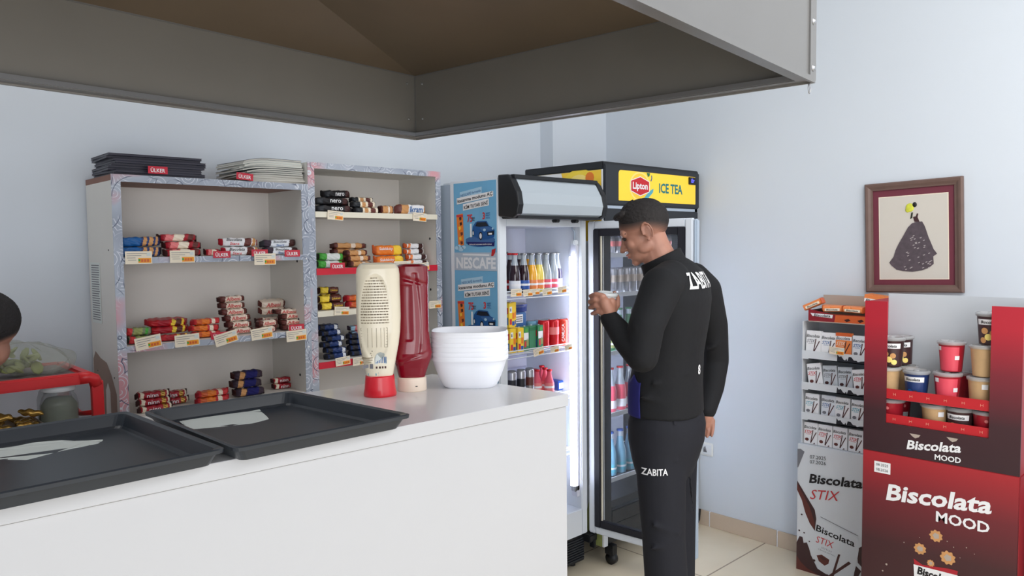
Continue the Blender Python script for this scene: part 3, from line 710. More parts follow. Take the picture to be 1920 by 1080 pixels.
pile('violet_biscuit_pack', 432, 492, L4, 3, 2.88, ls4, h=0.031, d=0.055, back=0.01)
pile('maroon_gold_chocolate_bar', 506, 553, L4, 2, 2.93, 'beyond the violet packs', h=0.022, d=0.045)
# taller unit
pile('black_biscuit_pack', 596, 664, R1, 2, 2.83, 'in front pile '+rs1, h=0.030, d=0.05, back=0.004)
pile('black_biscuit_pack', 606, 660, R1, 3, 2.905, 'in back pile '+rs1, h=0.032, d=0.055, back=0.0)
pile('white_brown_biscuit_pack', 667, 714, R1, 2, 2.83, rs1, h=0.025, d=0.045, back=0.012)
pile('white_brown_biscuit_pack', 664, 706, R1, 3, 2.91, 'in back pile '+rs1, h=0.024, d=0.045, back=0.0)
pile('brown_swirl_biscuit_pack', 718, 744, R1, 1, 2.84, rs1, h=0.036, d=0.05)
pile('brown_cream_biscuit_pack', 746, 806, R1, 1, 2.83, rs1, h=0.044, d=0.05)
pile('green_white_biscuit_pack', 598, 648, R2, 2, 2.83, rs2, h=0.030, d=0.06, back=0.01)
pile('brown_swirl_biscuit_pack', 656, 702, R2, 3, 2.835, rs2, h=0.0235, d=0.05, back=0.012)
pile('brown_swirl_biscuit_pack', 622, 690, R2, 4, 2.925, 'in rear pile '+rs2, h=0.025, d=0.05, back=0.0)
pile('orange_biscuit_pack', 706, 760, R2, 2, 2.835, rs2, h=0.045, d=0.05, back=0.014)
pile('white_chocolate_pack', 768, 806, R2, 4, 2.835, rs2, h=0.024, d=0.05, back=0.010)
pile('dark_yellow_snack_pack', 602, 648, R3, 2, 2.83, rs3, h=0.028, d=0.06, back=0.015)
pile('dark_yellow_snack_pack', 602, 640, R3, 3, 2.92, 'in rear pile '+rs3, h=0.029, d=0.05, back=0.0)
pile('red_orange_chocolate_pack', 652, 700, R3, 2, 2.84, rs3, h=0.026, d=0.06, back=0.012)
pile('brown_swirl_biscuit_pack', 705, 760, R3, 2, 2.84, rs3, h=0.026, d=0.06)
pile('navy_biscuit_pack', 608, 650, R4, 6, 2.84, 'in tall pile '+rs4, h=0.023, d=0.055, back=0.010)
pile('navy_biscuit_pack', 655, 705, R4, 4, 2.85, 'in low pile '+rs4, h=0.023, d=0.055, back=0.004)
pile('lilac_chocolate_bar', 655, 705, R4, 5, 2.93, rs4, h=0.0235, d=0.045, back=0.0)

# ------------------------------------------------------------------ shelf cards
def price_card(name='price_card'):
    o = MB(); w_, h_ = 0.088, 0.044
    o.box(-w_/2, w_/2, -0.001, 0, -h_/2, h_/2, 'cream_card'); f = -0.0016
    o.box(-w_*.02, w_*.46, f, -0.001, -h_*.42, -h_*.04, 'tag_orange')
    for k, (x0, x1) in enumerate(((-.44, .30), (-.44, .1), (-.44, -.12), (-.40, -.1))): o.box(x0*w_, x1*w_, f, -0.001, h_*(.30-.17*k), h_*(.335-.17*k), 'ink_grey')
    o.box(-w_*.02, w_*.05, f-.0004, f, -h_*.3, -h_*.12, 'green_leaf')
    for k in range(3): o.box(w_*(.08+.11*k), w_*(.16+.11*k), f-.0004, f, -h_*.34, -h_*.14, 'pack_orange_deep')
    o.box(w_*.30, w_*.45, f, -0.001, h_*.12, h_*.38, 'paper_white')
    return o.build(name)
def brand_card():
    o = MB(); w_, h_ = 0.066, 0.026
    o.box(-w_/2, w_/2, -0.001, 0, -h_/2, h_/2, 'tag_red'); o.text('ÜLKER', (0, -0.0014, 0), (1, 0, 0), (0, 0, 1), w_*.74, h_*.62, 'white_print', 0, .02)
    return o.build('shelf_card')
pc = price_card(); tag(pc, 'x', 'price card'); bc = brand_card(); tag(bc, 'x', 'shelf card')
_used = set()
def card(kind, px, py, Y, tilt, lab, group, sc=1.0, x=None, rz=0.0):
    src = pc if kind == 'p' else bc; p = atY(px, py, Y)
    if kind not in _used: o = src; _used.add(kind); o.location = p; o.rotation_euler = (0, tilt, rz); o['label'] = lab; o['group'] = group; o.scale = (sc,)*3
    else: o = dup(src, p, (0, tilt, rz), lab, group, (sc,)*3)
def cards(kind, rows, Y, where, group, rz=0.0):
    n = len(rows)
    for k, r in enumerate(rows):
        word = 'orange and cream price card' if kind == 'p' else 'small red shelf card'
        card(kind, r[0], r[1], Y, r[2] if len(r) > 2 else 0, f'{word}, {nth(k, n)} {where}' if n > 1 else f'{word} {where}', group, r[3] if len(r) > 3 else 1.0, rz=rz)
g1 = 'price cards on the shelf edges'; g2 = 'red shelf cards'
yc = YF-0.0048
cards('p', [(260, 483), (342, 481), (497, 486)], yc, 'on the lower unit top shelf', g1)
cards('p', [(278, 642, R(-8)), (351, 638, R(-2)), (424, 634, R(-13)), (491, 625, R(-5)), (556, 629, R(-2))], yc, 'on the lower unit middle shelf', g1)
cards('b', [(296, 319), (459, 331, R(4))], YF-0.003, 'on the top board under the magazines', g2)
cards('b', [(416, 477), (487, 474), (548, 475)], YF-0.003, 'before the white biscuit packs', g2)
cards('b', [(412, 629), (556, 614)], YF-0.003, 'before the chocolate bars on the middle shelf', g2)
cards('p', [(629, 404, R(4), .85), (787, 407, R(4), .85)], yc-.004, 'on the topmost cream shelf', g1)
cards('b', [(633, 499, 0, 1.05)], YF-0.006, 'before the green and white packs', g2)
cards('p', [(692, 503), (754, 499), (793, 500, R(-6), .8)], yc-.004, 'on the upper red shelf', g1)
cards('p', [(641, 583, R(4), .8), (816, 571, 0, .8)], yc-.004, 'on the second cream shelf', g1)
cards('p', [(643, 677, R(-4), .8), (675, 677, 0, .8)], yc-.004, 'on the lower red shelf', g1)

# ------------------------------------------------------------------ magazines
def magazine(cover, pages, w_, d_, t_, bend, seed):
    rnd = random.Random(seed); o = MB(); N_ = 10
    for k, (z0, z1, m_) in enumerate(((0, t_*.16, cover), (t_*.16, t_*.84, pages), (t_*.84, t_, cover))):
        def fz(x): return bend*(abs(x)**2.2)*(1 if x < 0 else 0.0)
        sh = 0.0 if k != 1 else 0.0015
        def fn(u, v, z=None): pass
        vs = []; fs = []
        for i in range(N_+1):
            x = (i/N_-.5)*(w_-2*sh); zz = fz((i/N_-.5)*2)
            vs += [(x, -d_/2+sh, z0+zz), (x, d_/2-sh, z0+zz), (x, d_/2-sh, z1+zz), (x, -d_/2+sh, z1+zz)]
        for i in range(N_):
            for j in range(4): j2 = (j+1) % 4; fs.append((i*4+j, i*4+j2, i*4+4+j2, i*4+4+j))
        fs.append((0, 1, 2, 3)); fs.append((N_*4+3, N_*4+2, N_*4+1, N_*4)); o.add(vs, fs, m_)
    return o.build('magazine')
mat('mag_navy', (36, 38, 56), 0.35); mat('mag_page', (206, 204, 196), 0.8); mat('mag_grey', (88, 94, 92), 0.5); mat('mag_dark', (62, 60, 72), 0.4)
zt = LT+0.002; c0 = atY(285, 320, 2.93)
n = 9; src = None
for k in range(n):
    t_ = 0.0078; lab = 'navy covered magazine, '+tier(k, n)+' by the card'
    loc = (c0.x-.01+random.uniform(-.008, .008)+(0.012 if k == 5 else 0), 2.935+random.uniform(-.008, .008), zt+k*(t_+.0003))
    if src is None: src = magazine('mag_navy', 'mag_dark', 0.315, 0.22, t_, 0.0, 1); src.location = loc; tag(src, lab, 'magazine', 'pile of navy magazines'); src.rotation_euler = (0, 0, .02)
    else: dup(src, loc, (0, 0, random.uniform(-.08, .08)), lab)
c1 = atY(495, 335, 2.92); n = 12; z = zt; src = {}
for k in range(n):
    t_ = 0.0075; kind = 0 if k < 4 else (1 if k < 8 else (2 if k < 11 else 3))
    cov = ['mag_page', 'mag_grey', 'paper_white', 'mag_navy'][kind]
    lab = ['white magazine', 'grey covered magazine', 'pale curling magazine', 'navy magazine'][kind]+', '+tier(k, n)+' beside the taller unit'
    loc = (c1.x+[0.012, -.008, -.012, -.006][kind]+random.uniform(-.008, .008), 2.93+random.uniform(-.006, .006), z)
    if kind not in src:
        src[kind] = magazine(cov, 'mag_page', [0.235, 0.265, 0.255, 0.25][kind], 0.22, t_, [0, -0.016, -0.016, -0.016][kind], k); o = src[kind]; o.location = loc; tag(o, lab, 'magazine', 'pile of pale magazines')
    else: o = dup(src[kind], loc, None, lab)
    o.rotation_euler = (0, 0, random.uniform(-.09, .09)); z += t_+.0004
o = MB(); p0 = atY(606, 303, 2.95); p1 = atY(672, 309, 2.95); o.box(p0.x, p1.x, 2.88, 3.05, RTP+.002, RTP+.010, 'mood_side', 0.003); tag(o.build('folder', origin=((p0.x+p1.x)/2, 2.96, RTP+.002)), 'thin dark red folder on top of the taller shelf unit', 'folder')

# ================================================================== WHITE DRINKS COOLER
NX0, NX1, NY, NB = 2.243, 2.826, 2.42, 2.86
nc = thing('drinks_cooler', 'white upright drinks cooler with its glass door open and blue posters on its side', 'cooler', ((NX0+NX1)/2, (NY+NB)/2, 0))
ox0, ox1, oz0, oz1, oyb = 2.292, 2.785, 0.30, 1.688, 2.80
o = MB(); o.box(NX0, ox0, NY, NB-0.11, 0.17, 1.90, 'cooler_white', 0.004); o.box(NX0+0.012, ox0, NB-0.115, NB, 0.17, 1.888, 'cooler_grey', 0.004); lp = o.build('side_panel', nc)
o = MB(); o.box(ox1, NX1, NY, NB, 0.17, 1.90, 'cooler_white', 0.004); o.build('side_panel', nc)
o = MB(); o.box(ox0-.002, ox1+.002, NY, NB, oz1, 1.90, 'cooler_white', 0.003); o.build('top_housing', nc)
o = MB(); o.box(ox0-.002, ox1+.002, NY, NB, 0.17, oz0, 'cooler_white', 0.003); o.build('sill', nc)
o = MB(); o.box(ox0-.001, ox1+.001, oyb, NB, oz0, oz1, 'liner_white')
for k in range(17): z = 0.42+k*0.066; o.box(ox0+.004, ox1-.004, oyb-0.010, oyb, z, z+0.026, 'liner_rib', 0.004)
o.build('back_liner', nc)
o = MB(); o.box(ox0+0.004, ox0+0.085, oyb-0.045, oyb-0.002, 1.50, oz1-.01, 'liner_white', 0.01)
for k in range(7): z = 1.525+k*0.018; o.box(ox0+0.012, ox0+0.05, oyb-0.0475, oyb-0.044, z, z+0.009, 'black_plastic')
o.build('fan_grille', nc)
o = MB(); o.box(NX0+.01, NX1-.012, NY+.012, NB, 0.03, 0.17, 'black_plastic', 0.004)
for k in range(9): z = 0.045+k*0.0125; o.box(NX0+.02, NX1-.02, NY+.006, NY+.012, z, z+.006, 'dark_panel')
o.build('base_grille', nc)
for xx in (NX0+.05, NX1-.05):
    for yy in (NY+.06, NB-.06):
        o = MB(); o.lathe([(.016, 0), (.016, .012), (.010, .016), (.010, .031)], 'black_plastic', 14, Matrix.Translation((xx, yy, 0))); o.build('foot', nc)
# canopy light box
def canopy():
    def prof(b_): return [(NY, 1.728), (NY-.085, 1.722-b_), (NY-.118, 1.735), (NY-.128, 1.775), (NY-.118, 1.83), (NY-.085, 1.885), (NY-.062, 1.903+b_), (NY, 1.905+b_)]
    o = MB(); x0, x1 = NX0-0.002, NX1+0.012
    pr = prof(0); inner = [(y+0.004 if y < NY else y, z+(0.004 if z < 1.8 else -0.004)) for y, z in pr]
    o.prism([(x0+.03, y, z) for y, z in inner], (x1-x0-.06, 0, 0), 'canopy_grey'); hd = o.build('canopy', nc)
    for a, b_ in ((x0, x0+.034), (x1-.034, x1)):
        o = MB(); o.prism([(a, y, z) for y, z in prof(0.003)], (b_-a, 0, 0), 'black_plastic'); c = o.build('end_cap', hd); bevel(c, .006, 3)
    o = MB()
    for y, z, y1, z1 in ((NY-.10, 1.718, NY+.0, 1.730), (NY-.082, 1.888, NY-.05, 1.906)): o.box(x0+.02, x1-.02, y, y1, z, z1, 'black_plastic', .003)
    for xx in (2.53, 2.66): o.box(xx, xx+.03, NY-.075, NY-.045, 1.704, 1.72, 'black_plastic', .004)
    o.build('trim_rail', hd)
canopy()
# side posters
def poster():
    xs = NX0-0.0008
    PB = 2.721; PW = 0.29
    def U(x): return PB-PW*(x-50)/480
    def V(y, base): return base-(y-40)*0.000433
    nlay = [0]
    for ci, base in enumerate((1.888, 1.888-0.398, 1.888-0.796)):
        o = MB(); X = xs
        def rect(x0, x1, y0, y1, m_, d): o.box(X-d, X-d+.0004, U(x1), U(x0), V(y1, base), V(y0, base), m_)
        def pg(pts, m_, d): o.poly([(X-d, U(x), V(y, base)) for x, y in pts], m_)
        def tx(s_, x, y, w_, h_, m_, d, slope=0.0, sh=0.0, bold=0.02):
            uy = (0, 0, 1); ux = (0, -1, slope); o.text(s_, (X-d, U(x), V(y, base)), ux, uy, w_*PW/480, h_*.000433, m_, sh, bold)
        def disc(cx, cy, rx, ry, m_, d, n_=18): pg([(cx+rx*math.cos(2*PI*k/n_), cy+ry*math.sin(2*PI*k/n_)) for k in range(n_)], m_, d)
        rect(50, 530, 40, 960, 'sky_poster', .0)
        rect(50, 530, 770, 958, 'cooler_grey', .0006)
        pg([(125, 135), (375, 95), (375, 165), (125, 205)], 'pale_blue', .001)
        pg([(88, 195), (500, 150), (500, 205), (88, 262)], 'white_print', .0012)
        pg([(160, 262), (452, 220), (452, 292), (160, 330)], 'white_print', .0012)
        tx('NESCAFÉ formatla', 250, 150, 230, 34, 'deep_blue', .0016, .13, 0, 0)
        tx('kazanma modunu AÇ', 296, 205, 396, 44, 'black_print', .0018, .10)
        tx('KİM TUTAR SENİ', 306, 276, 270, 48, 'black_print', .0018, .10)
        # sachet and splash, prices
        pg([(80, 370), (158, 360), (166, 690), (100, 700)], 'orange', .001); rect(82, 158, 372, 395, 'print_red', .0013)
        for k, (a, b_) in enumerate(((112, 400), (118, 455), (104, 500), (126, 560), (110, 610), (124, 655))): pg([(a, b_), (a+26, b_-8), (a+30, b_+22), (a+8, b_+34)], ['choc_dark', 'choc_dark', 'lipton_yellow', 'choc_mid', 'lipton_yellow', 'choc_mid'][k], .0015)
        for a in ((85, 720, 26), (130, 735, 30), (165, 715, 22), (112, 700, 18)): disc(a[0], a[1], a[2], a[2]*.8, 'pale_blue', .0013)
        tx('75', 238, 415, 60, 82, 'print_red', .0014, .03, 0, .03); tx('3', 394, 395, 28, 72, 'print_red', .0014, .03, 0, .03)
        tx('MİNİ', 278, 410, 34, 20, 'ink_dark', .0014); tx('PUL', 278, 434, 30, 18, 'ink_dark', .0014)
        for k, s_ in enumerate(('ADET', 'FIRSAT', 'ÖDÜL')): tx(s_, 440, 372+22*k, 46, 17, 'deep_blue', .0014)
        # podium and car
        disc(350, 660, 165, 52, 'deep_blue', .001); disc(350, 640, 165, 42, 'print_blue', .0012)
        pg([(200, 660), (508, 668), (506, 708), (220, 690)], 'jacket_blue', .0016); tx('ÖDÜLLERİ KAZANMAK SENİN ELİNDE', 355, 684, 250, 15, 'white_print', .002, 0)
        rect(240, 258, 470, 610, 'white_print', .0018)
        pg([(272, 500), (300, 460), (330, 446), (425, 448), (452, 500), (500, 520), (512, 545), (506, 615), (440, 635), (380, 640), (330, 625), (272, 600), (265, 550)], 'car_blue', .0018)
        pg([(300, 498), (318, 458), (420, 460), (446, 500), (350, 506)], 'car_glass', .0021)
        pg([(345, 515), (440, 508), (500, 530), (470, 545), (370, 545)], 'print_blue', .0021)
        disc(402, 540, 15, 14, 'pale_blue', .0024); disc(492, 528, 10, 12, 'pale_blue', .0024)
        pg([(430, 560), (506, 552), (506, 590), (436, 600)], 'car_glass', .0024); rect(446, 484, 572, 590, 'white_print', .0027)
        for cx, cy, rx, ry in ((360, 600, 20, 42), (276, 570, 10, 32)): disc(cx, cy, rx, ry, 'black_print', .0024); disc(cx, cy, rx*.66, ry*.66, 'logo_grey', .0027)
        tx('NESCAFE', 296, 880, 446, 120, 'logo_grey', .001, .0, 0, .035)
        pg([(150, 782), (450, 788), (450, 806), (150, 800)], 'logo_grey', .0011); pg([(478, 742), (520, 728), (512, 775), (492, 806), (470, 806)], 'mood_red', .0012)
        pp = o.build('poster', lp); pp['label'] = 'blue promotional poster with a printed blue car'
        if ci == 2: break
poster()
# shelves
def cooler_shelf(z, drop=0.0):
    o = MB(); yf = NY+0.035
    for k in range(9): y_ = yf+k*(oyb-.02-yf)/8; o.tube([(ox0+.004, y_, z), (ox1-.02, y_, z)], .0022, 'cooler_white', 6)
    for k in range(6): x_ = ox0+.01+k*(ox1-.04-ox0)/5; o.tube([(x_, yf, z-.004), (x_, oyb-.02, z-.004)], .0022, 'cooler_white', 6)
    o.tube([(ox0+.004, yf-.012, z+.018), (ox1-.02, yf-.012, z+.018)], .0028, 'cooler_white', 6); o.tube([(ox0+.004, yf-.012, z-.016), (ox1-.02, yf-.012, z-.016)], .0028, 'cooler_white', 6)
    o.tube([(ox1-.02, yf-.012, z-.016), (ox1-.02, yf-.012, z+.018)], .0028, 'cooler_white', 6)
    s_ = o.build('wire_shelf', nc); return s_
N1, N2, N3, N4 = 1.378, 1.108, 0.875, 0.60
for z in (N1, N2, N3, N4): cooler_shelf(z)
# vertical lamp
o = MB(); o.box(ox1-.022, ox1-.001, NY+.012, NY+.05, 0.36, 1.60, 'liner_white', .003); lh = o.build('lamp_housing', nc)
o = MB(); o.tube([(ox1-.032, NY+.024, 0.42), (ox1-.032, NY+.024, 1.545)], .017, 'led_white', 16); o.build('lamp_tube', lh)
o = MB(); o.box(ox1-.034, ox1-.002, NY+.012, NY+.04, 1.60, 1.625, 'cooler_white', .004); o.box(ox1-.038, ox1-.002, NY+.012, NY+.04, .39, .42, 'zinc', .004); o.build('lamp_bracket', lh)
o = MB(); o.tube([(ox1-.012, NY+.03, 1.625), (ox1-.004, NY+.035, 1.66), (ox1-.02, NY+.04, 1.686)], .004, 'cooler_grey', 8); o.build('lamp_cable', lh)
o = MB(); o.box(2.60, 2.665, oyb-.004, oyb-.0005, 1.555, 1.575, 'cooler_white')
for k in range(3): o.box(2.605+k*.02, 2.617+k*.02, oyb-.005, oyb-.004, 1.56, 1.57, 'ink_grey')
o.build('thermostat_plate', nc)
# door, opened outward to the right
def cooler_door():
    hx, hy = 2.829, 2.416; ex, ey = 2.893, 1.862
    d = Vector((ex-hx, ey-hy, 0)); L_ = d.length; ang = math.atan2(d.y, d.x); M = Matrix.Translation((hx, hy, 0)) @ Matrix.Rotation(ang, 4, 'Z')
    # local x along the door from the hinge; -y... inner face looks to world -x
    o = MB(); o.M = M; z0, z1 = 0.172, 1.715; f = 0.040
    o.box(0, f, 0, .032, z0, z1, 'cooler_white', .006); o.box(L_-f, L_, 0, .032, z0, z1, 'cooler_white', .006); o.box(f-.002, L_-f+.002, 0.001, .032, z1-f, z1, 'cooler_white', .005); o.box(f-.002, L_-f+.002, .001, .032, z0, z0+f, 'cooler_white', .005)
    dr = o.build('door', nc)
    o = MB(); o.M = M; g0, g1 = f-.002, f+.032; ya, yb_ = -.006, .026
    o.box(g0, g1, ya, yb_, z0+g0, z1-g0, 'gasket', .003); o.box(L_-g1, L_-g0, ya, yb_, z0+g0, z1-g0, 'gasket', .003); o.box(g1, L_-g1, ya, yb_, z1-g1, z1-g0, 'gasket', .003); o.box(g1, L_-g1, ya, yb_, z0+g0, z0+g1, 'gasket', .003)
    o.build('gasket', dr)
    o = MB(); o.M = M; o.box(g1-.004, L_-g1+.004, .012, .018, z0+g1-.004, z1-g1+.004, 'door_glass'); o.build('pane', dr)
    o = MB(); o.M = M; o.box(g1+.0, g1+.005, .004, .012, z0+g1, z1-g1, 'cream_edge'); o.build('spacer_bar', dr)
    o = MB(); o.M = M; o.box(L_-.001, L_+.016, .004, .038, z0+.002, z1-.004, 'cooler_grey', .006); o.build('door_handle', dr)
    o = MB(); o.box(2.80, 2.86, 2.385, 2.44, .13, .168, 'black_plastic', .005); o.box(2.825, 2.845, 2.38, 2.41, .10, .14, 'black_plastic', .004); o.build('hinge', dr)
    return M, L_
DM, DL = cooler_door()

# ------------------------------------------------------------------ drinks
mat('glass_bottle', (170, 180, 190), 0.08, coat=.5); mat('cola', (44, 24, 34), 0.12, coat=.5); mat('orangeade', (244, 176, 44), 0.2, coat=.5); mat('lemonade', (240, 218, 96), 0.2, coat=.5)
mat('blueberry', (52, 40, 76), 0.15, coat=.5); mat('can_red', (200, 32, 40), 0.25, metal=.3); mat('can_orange_red', (206, 62, 44), 0.25, metal=.3); mat('can_silver', (172, 172, 178), 0.25, metal=.6); mat('can_green', (44, 110, 70), 0.35); mat('tin_blue', (52, 70, 140), 0.3)
mat('juice_yellow', (242, 206, 60), 0.4); mat('carton_green', (60, 130, 90), 0.4); mat('water_blue', (120, 170, 196), 0.15); mat('cherry_pink', (226, 90, 110), .35); mat('label_blue', (48, 90, 170), .4)
def glass_bottle(liq, lab, cap, fill=.74, H_=.178, r=.0265, name='glass_bottle'):
    t = MB(); z = [0, .004, .06, .085, .105, .125, .150, .165, .170, .172]; rr = [.9, 1, 1, .98, .82, .62, .46, .44, .5, .5]
    k = H_/.172; prof = [(a*r, b_*k) for a, b_ in zip(rr, z)]
    zf = fill*H_; mats_ = [(liq if (prof[i][1]+prof[i+1][1])/2 < zf else 'glass_bottle') for i in range(len(prof)-1)]
    t.lathe(prof, mats_, 20); t.lathe([(.44*r, H_-.001), (.58*r, H_-.001), (.58*r, H_+.007), (.001, H_+.008)], cap, 16, cap=False)
    ob = t.build(name)
    l_ = MB(); l_.lathe([(r*1.012, .018), (r*1.02, .019), (r*1.02, .058), (r*1.012, .059)], lab, 20, cap=False); l_.lathe([(r*1.03, .034), (r*1.03, .044)], 'white_print', 20, cap=False); lb = l_.build('label_band', ob, local=True)
    return ob
def put(ob, loc, label, cat, group=None, rz=0): ob.location = loc; ob.rotation_euler = (0, 0, rz); tag(ob, label, cat, group); return ob
gB = 'glass bottles on the upper cooler shelf'
bt = [(968, 'cola', 'logo_grey', 'dark cola'), (985, 'cola', 'label_blue', 'dark cola with blue label'), (1000, 'orangeade', 'pack_orange', 'orange fizz'), (1013, 'lemonade', 'pack_orange', 'yellow fizz'), (1027, 'glass_bottle', 'cherry_pink', 'clear soda with pink label'), (1040, 'glass_bottle', 'cherry_pink', 'half empty clear soda'), (1054, 'blueberry', 'logo_grey', 'dark blue fizz')]
for k, (px, liq, lab, word) in enumerate(bt):
    p = atY(px, 540, NY+.085); put(glass_bottle(liq, lab, 'zinc' if k else 'can_red', .62 if k > 3 else .78), (min(p.x-.004, ox1-.075), NY+.09, N1+.0026), f'glass bottle of {word}, {nth(k, 7)} in the front row', 'bottle', gB)
for k in range(6):
    px = 957+k*17; p = atY(px, 540, NY+.16); put(glass_bottle(['cola', 'cola', 'orangeade', 'lemonade', 'blueberry', 'cola'][k], ['can_red', 'label_blue', 'pack_orange', 'pack_orange', 'cherry_pink', 'logo_grey'][k], 'can_red' if k == 0 else 'zinc', .8), (p.x, NY+.16, N1+.0026), f'glass bottle, {nth(k, 6)} in the second row of the upper cooler shelf', 'bottle', gB)
def can(body, top='can_silver', r=.0265, h=.115, text=None, name='drink_can', band=None):
    o = MB(); o.lathe([(r*.8, 0), (r, .006), (r, h-.010), (r*.85, h), (r*.82, h-.002), (.001, h-.002)], [body, body, body, top, top], 22, cap=False); o.lathe([(r*.8, 0.0005), (.001, .002)], top, 22, cap=False)
    if band: o.lathe([(r*1.01, h*.45), (r*1.01, h*.72)], band, 22, cap=False)
    ob = o.build(name)
    if text:
        l_ = MB(); N_ = Vector((-.62, -.78, 0)); ux = Vector((0, 0, 1)); uy = Vector((N_.y, -N_.x, 0)).normalized()
        l_.text(text, N_*(r+.0012)+Vector((0, 0, h*.5)), ux, uy, h*.66, r*.62, 'white_print', 0, .02); l_.build('lettering', ob, local=True)
    return ob
def carton(m_, w_=.038, d=.034, h=.112, name='juice_carton', patches=()):
    o = MB(); o.box(-w_/2, w_/2, -d/2, d/2, 0, h, m_, .0015)
    for x0, x1, z0, z1, pm in patches: o.box(x0*w_-w_/2, x1*w_-w_/2, -d/2-.0005, -d/2, z0*h, z1*h, pm)
    for z0, z1, pm in ((.1, .4, 'print_blue'), (.55, .8, 'print_red')): o.box(-w_/2-.0005, -w_/2, -d*.35, d*.35, z0*h, z1*h, pm)
    o.tube([(w_*.3, d*.2, h), (w_*.3, d*.2, h+.003)], .004, 'white_print', 8)
    return o.build(name)
yp = ((.1, .5, .6, .85, 'white_print'), (.18, .36, .66, .78, 'black_print'), (.55, .9, .35, .6, 'orange'), (.1, .45, .12, .35, 'print_red'), (.5, .9, .08, .25, 'label_blue'))
gp = ((.1, .9, .45, .75, 'white_print'), (.2, .5, .15, .4, 'print_red'), (.55, .9, .2, .5, 'lettuce'), (.3, .8, .78, .92, 'green_leaf'))
gC = 'juice cartons on the second cooler shelf'
c1_ = carton('juice_yellow', patches=yp); X0 = atY(960, 640, NY+.07).x
put(c1_, (X0-.004, NY+.075, N2+.003), 'yellow juice carton, leftmost below the upper carton', 'carton', gC)
dup(c1_, (X0+.043, NY+.072, N2+.003), None, 'yellow juice carton, second from the left on its shelf')
dup(c1_, (X0+.0, NY+.085, N2+.1165+.003), None, 'yellow juice carton on top of the other cartons')
dup(c1_, (X0+.042, NY+.12, N2+.1165+.0), None, 'yellow juice carton behind on top, half hidden') .location.z = N2+.003+.113*1.03
dup(c1_, (X0+.042, NY+.116, N2+.003), None, 'yellow juice carton under the half hidden one')
v = carton('carton_green', patches=gp); p = atY(1003, 640, NY+.08); put(v, (X0+.090, NY+.085, N2+.003), 'green juice carton beside the yellow cartons', 'carton', gC)
v2 = carton('carton_green', w_=.045, patches=((.05, .95, .8, .95, 'can_green'),)); put(v2, (X0+.138, NY+.09, N2+.003), 'plain green drink carton between two printed ones', 'carton', gC)
dup(v, (X0+.186, NY+.085, N2+.003), None, 'green juice carton beside the red can')
for k, (dx, dy, m_, tx_, w_) in enumerate(((.235, .095, 'can_red', None, 'red drink can in front of the lamp'), (.292, .085, 'can_red', None, 'red and silver drink can, middle of three'), (.348, .075, 'can_orange_red', 'ÇAMLICA', 'orange red can with upright white lettering'))):
    put(can(m_, r=.0285, h=.132, text=tx_, band='print_pink' if k == 1 else None), (X0+dx, NY+dy, N2+.003), w_, 'can', 'cans on the second cooler shelf')
for k in range(3): put(can('water_blue', r=.026, h=.125), (X0+.215+.056*k, NY+.16+.0*k, N2+.003), 'blue drink can behind the red ones, '+nth(k, 3), 'can', 'cans on the second cooler shelf')
o = MB(); o.box(X0+.075, X0+.175, NY+.15, NY+.27, N2+.003, N2+.175, 'print_blue', .004); o.box(X0+.10, X0+.15, NY+.1492, NY+.15, N2+.125, N2+.165, 'white_print'); 
for k in range(3): o.box(X0+.105, X0+.145, NY+.1488, NY+.1492, N2+.132+k*.01, N2+.136+k*.01, 'ink_dark')
tag(o.build('food_box', origin=(X0+.125, NY+.21, N2+.003)), 'blue food box carrying the round tin', 'box')
o = MB(); R_ = .062; M = Matrix.Translation((X0+.150, NY+.21, N2+.1765)); o.lathe([(R_*.96, 0), (R_, .004), (R_, .024), (R_*1.03, .025), (R_*1.03, .036), (R_*.98, .037), (R_*.98, .034), (.001, .034)], ['tin_blue', 'tin_blue', 'white_print', 'tin_blue', 'white_print', 'white_print', 'logo_grey'], 28, M, cap=False)
tag(o.build('round_tin', origin=(X0+.150, NY+.21, N2+.1765)), 'round white and blue tin lying on the blue box', 'tin')
for k, px in enumerate((960, 977, 993)):
    p = atY(px, 720, NY+.09); put(can('can_silver', r=.022, h=.145, band='gasket' if k != 2 else 'choc_mid', name='slim_can'), (p.x, NY+.09, N3+.003), 'slim silver can, '+nth(k, 3)+' on the third cooler shelf', 'can', 'slim cans')
for k, (px, dy) in enumerate(((1003, .15), (1012, .10), (1022, .14), (1030, .09), (1016, .2))):
    p = atY(px, 725, NY+dy); put(glass_bottle('cherry_pink', 'print_pink', 'can_red', .98, .115, .024, 'yoghurt_bottle'), (p.x+(.012 if k == 1 else 0), NY+dy+(.03 if k == 1 else 0), N3+.003), 'small pink bottle with red cap, '+['nearest the slim cans', 'second along', 'in the middle', 'rightmost', 'furthest back'][k], 'bottle', 'red capped bottles')
p = atY(1045, 728, NY+.16); o = MB(); o.box(p.x-.035, p.x+.03, NY+.12, NY+.22, N3+.003, N3+.05, 'label_blue', .003); o.box(p.x-.03, p.x+.0, NY+.1195, NY+.12, N3+.01, N3+.04, 'white_print'); tag(o.build('food_box', origin=(p.x, NY+.17, N3+.003)), 'small blue and white box at the end of the third cooler shelf', 'box')
for k in range(5): put(glass_bottle('water_blue', 'white_print', 'label_blue', .9, .2, .028, 'water_bottle'), (ox0+.06+.085*k, NY+.12, N4+.003), 'small water bottle, '+nth(k, 5)+' on the fourth cooler shelf', 'bottle', 'water bottles')
for k in range(4):
    put(glass_bottle('cola' if k % 2 else 'glass_bottle', 'white_print', 'black_plastic', .9, .21, .034, 'large_bottle'), (ox0+.10+.098*k, NY+.16, oz0+.001), 'large drink bottle, '+nth(k, 4)+' on the cooler floor', 'bottle', 'bottles on the cooler floor')
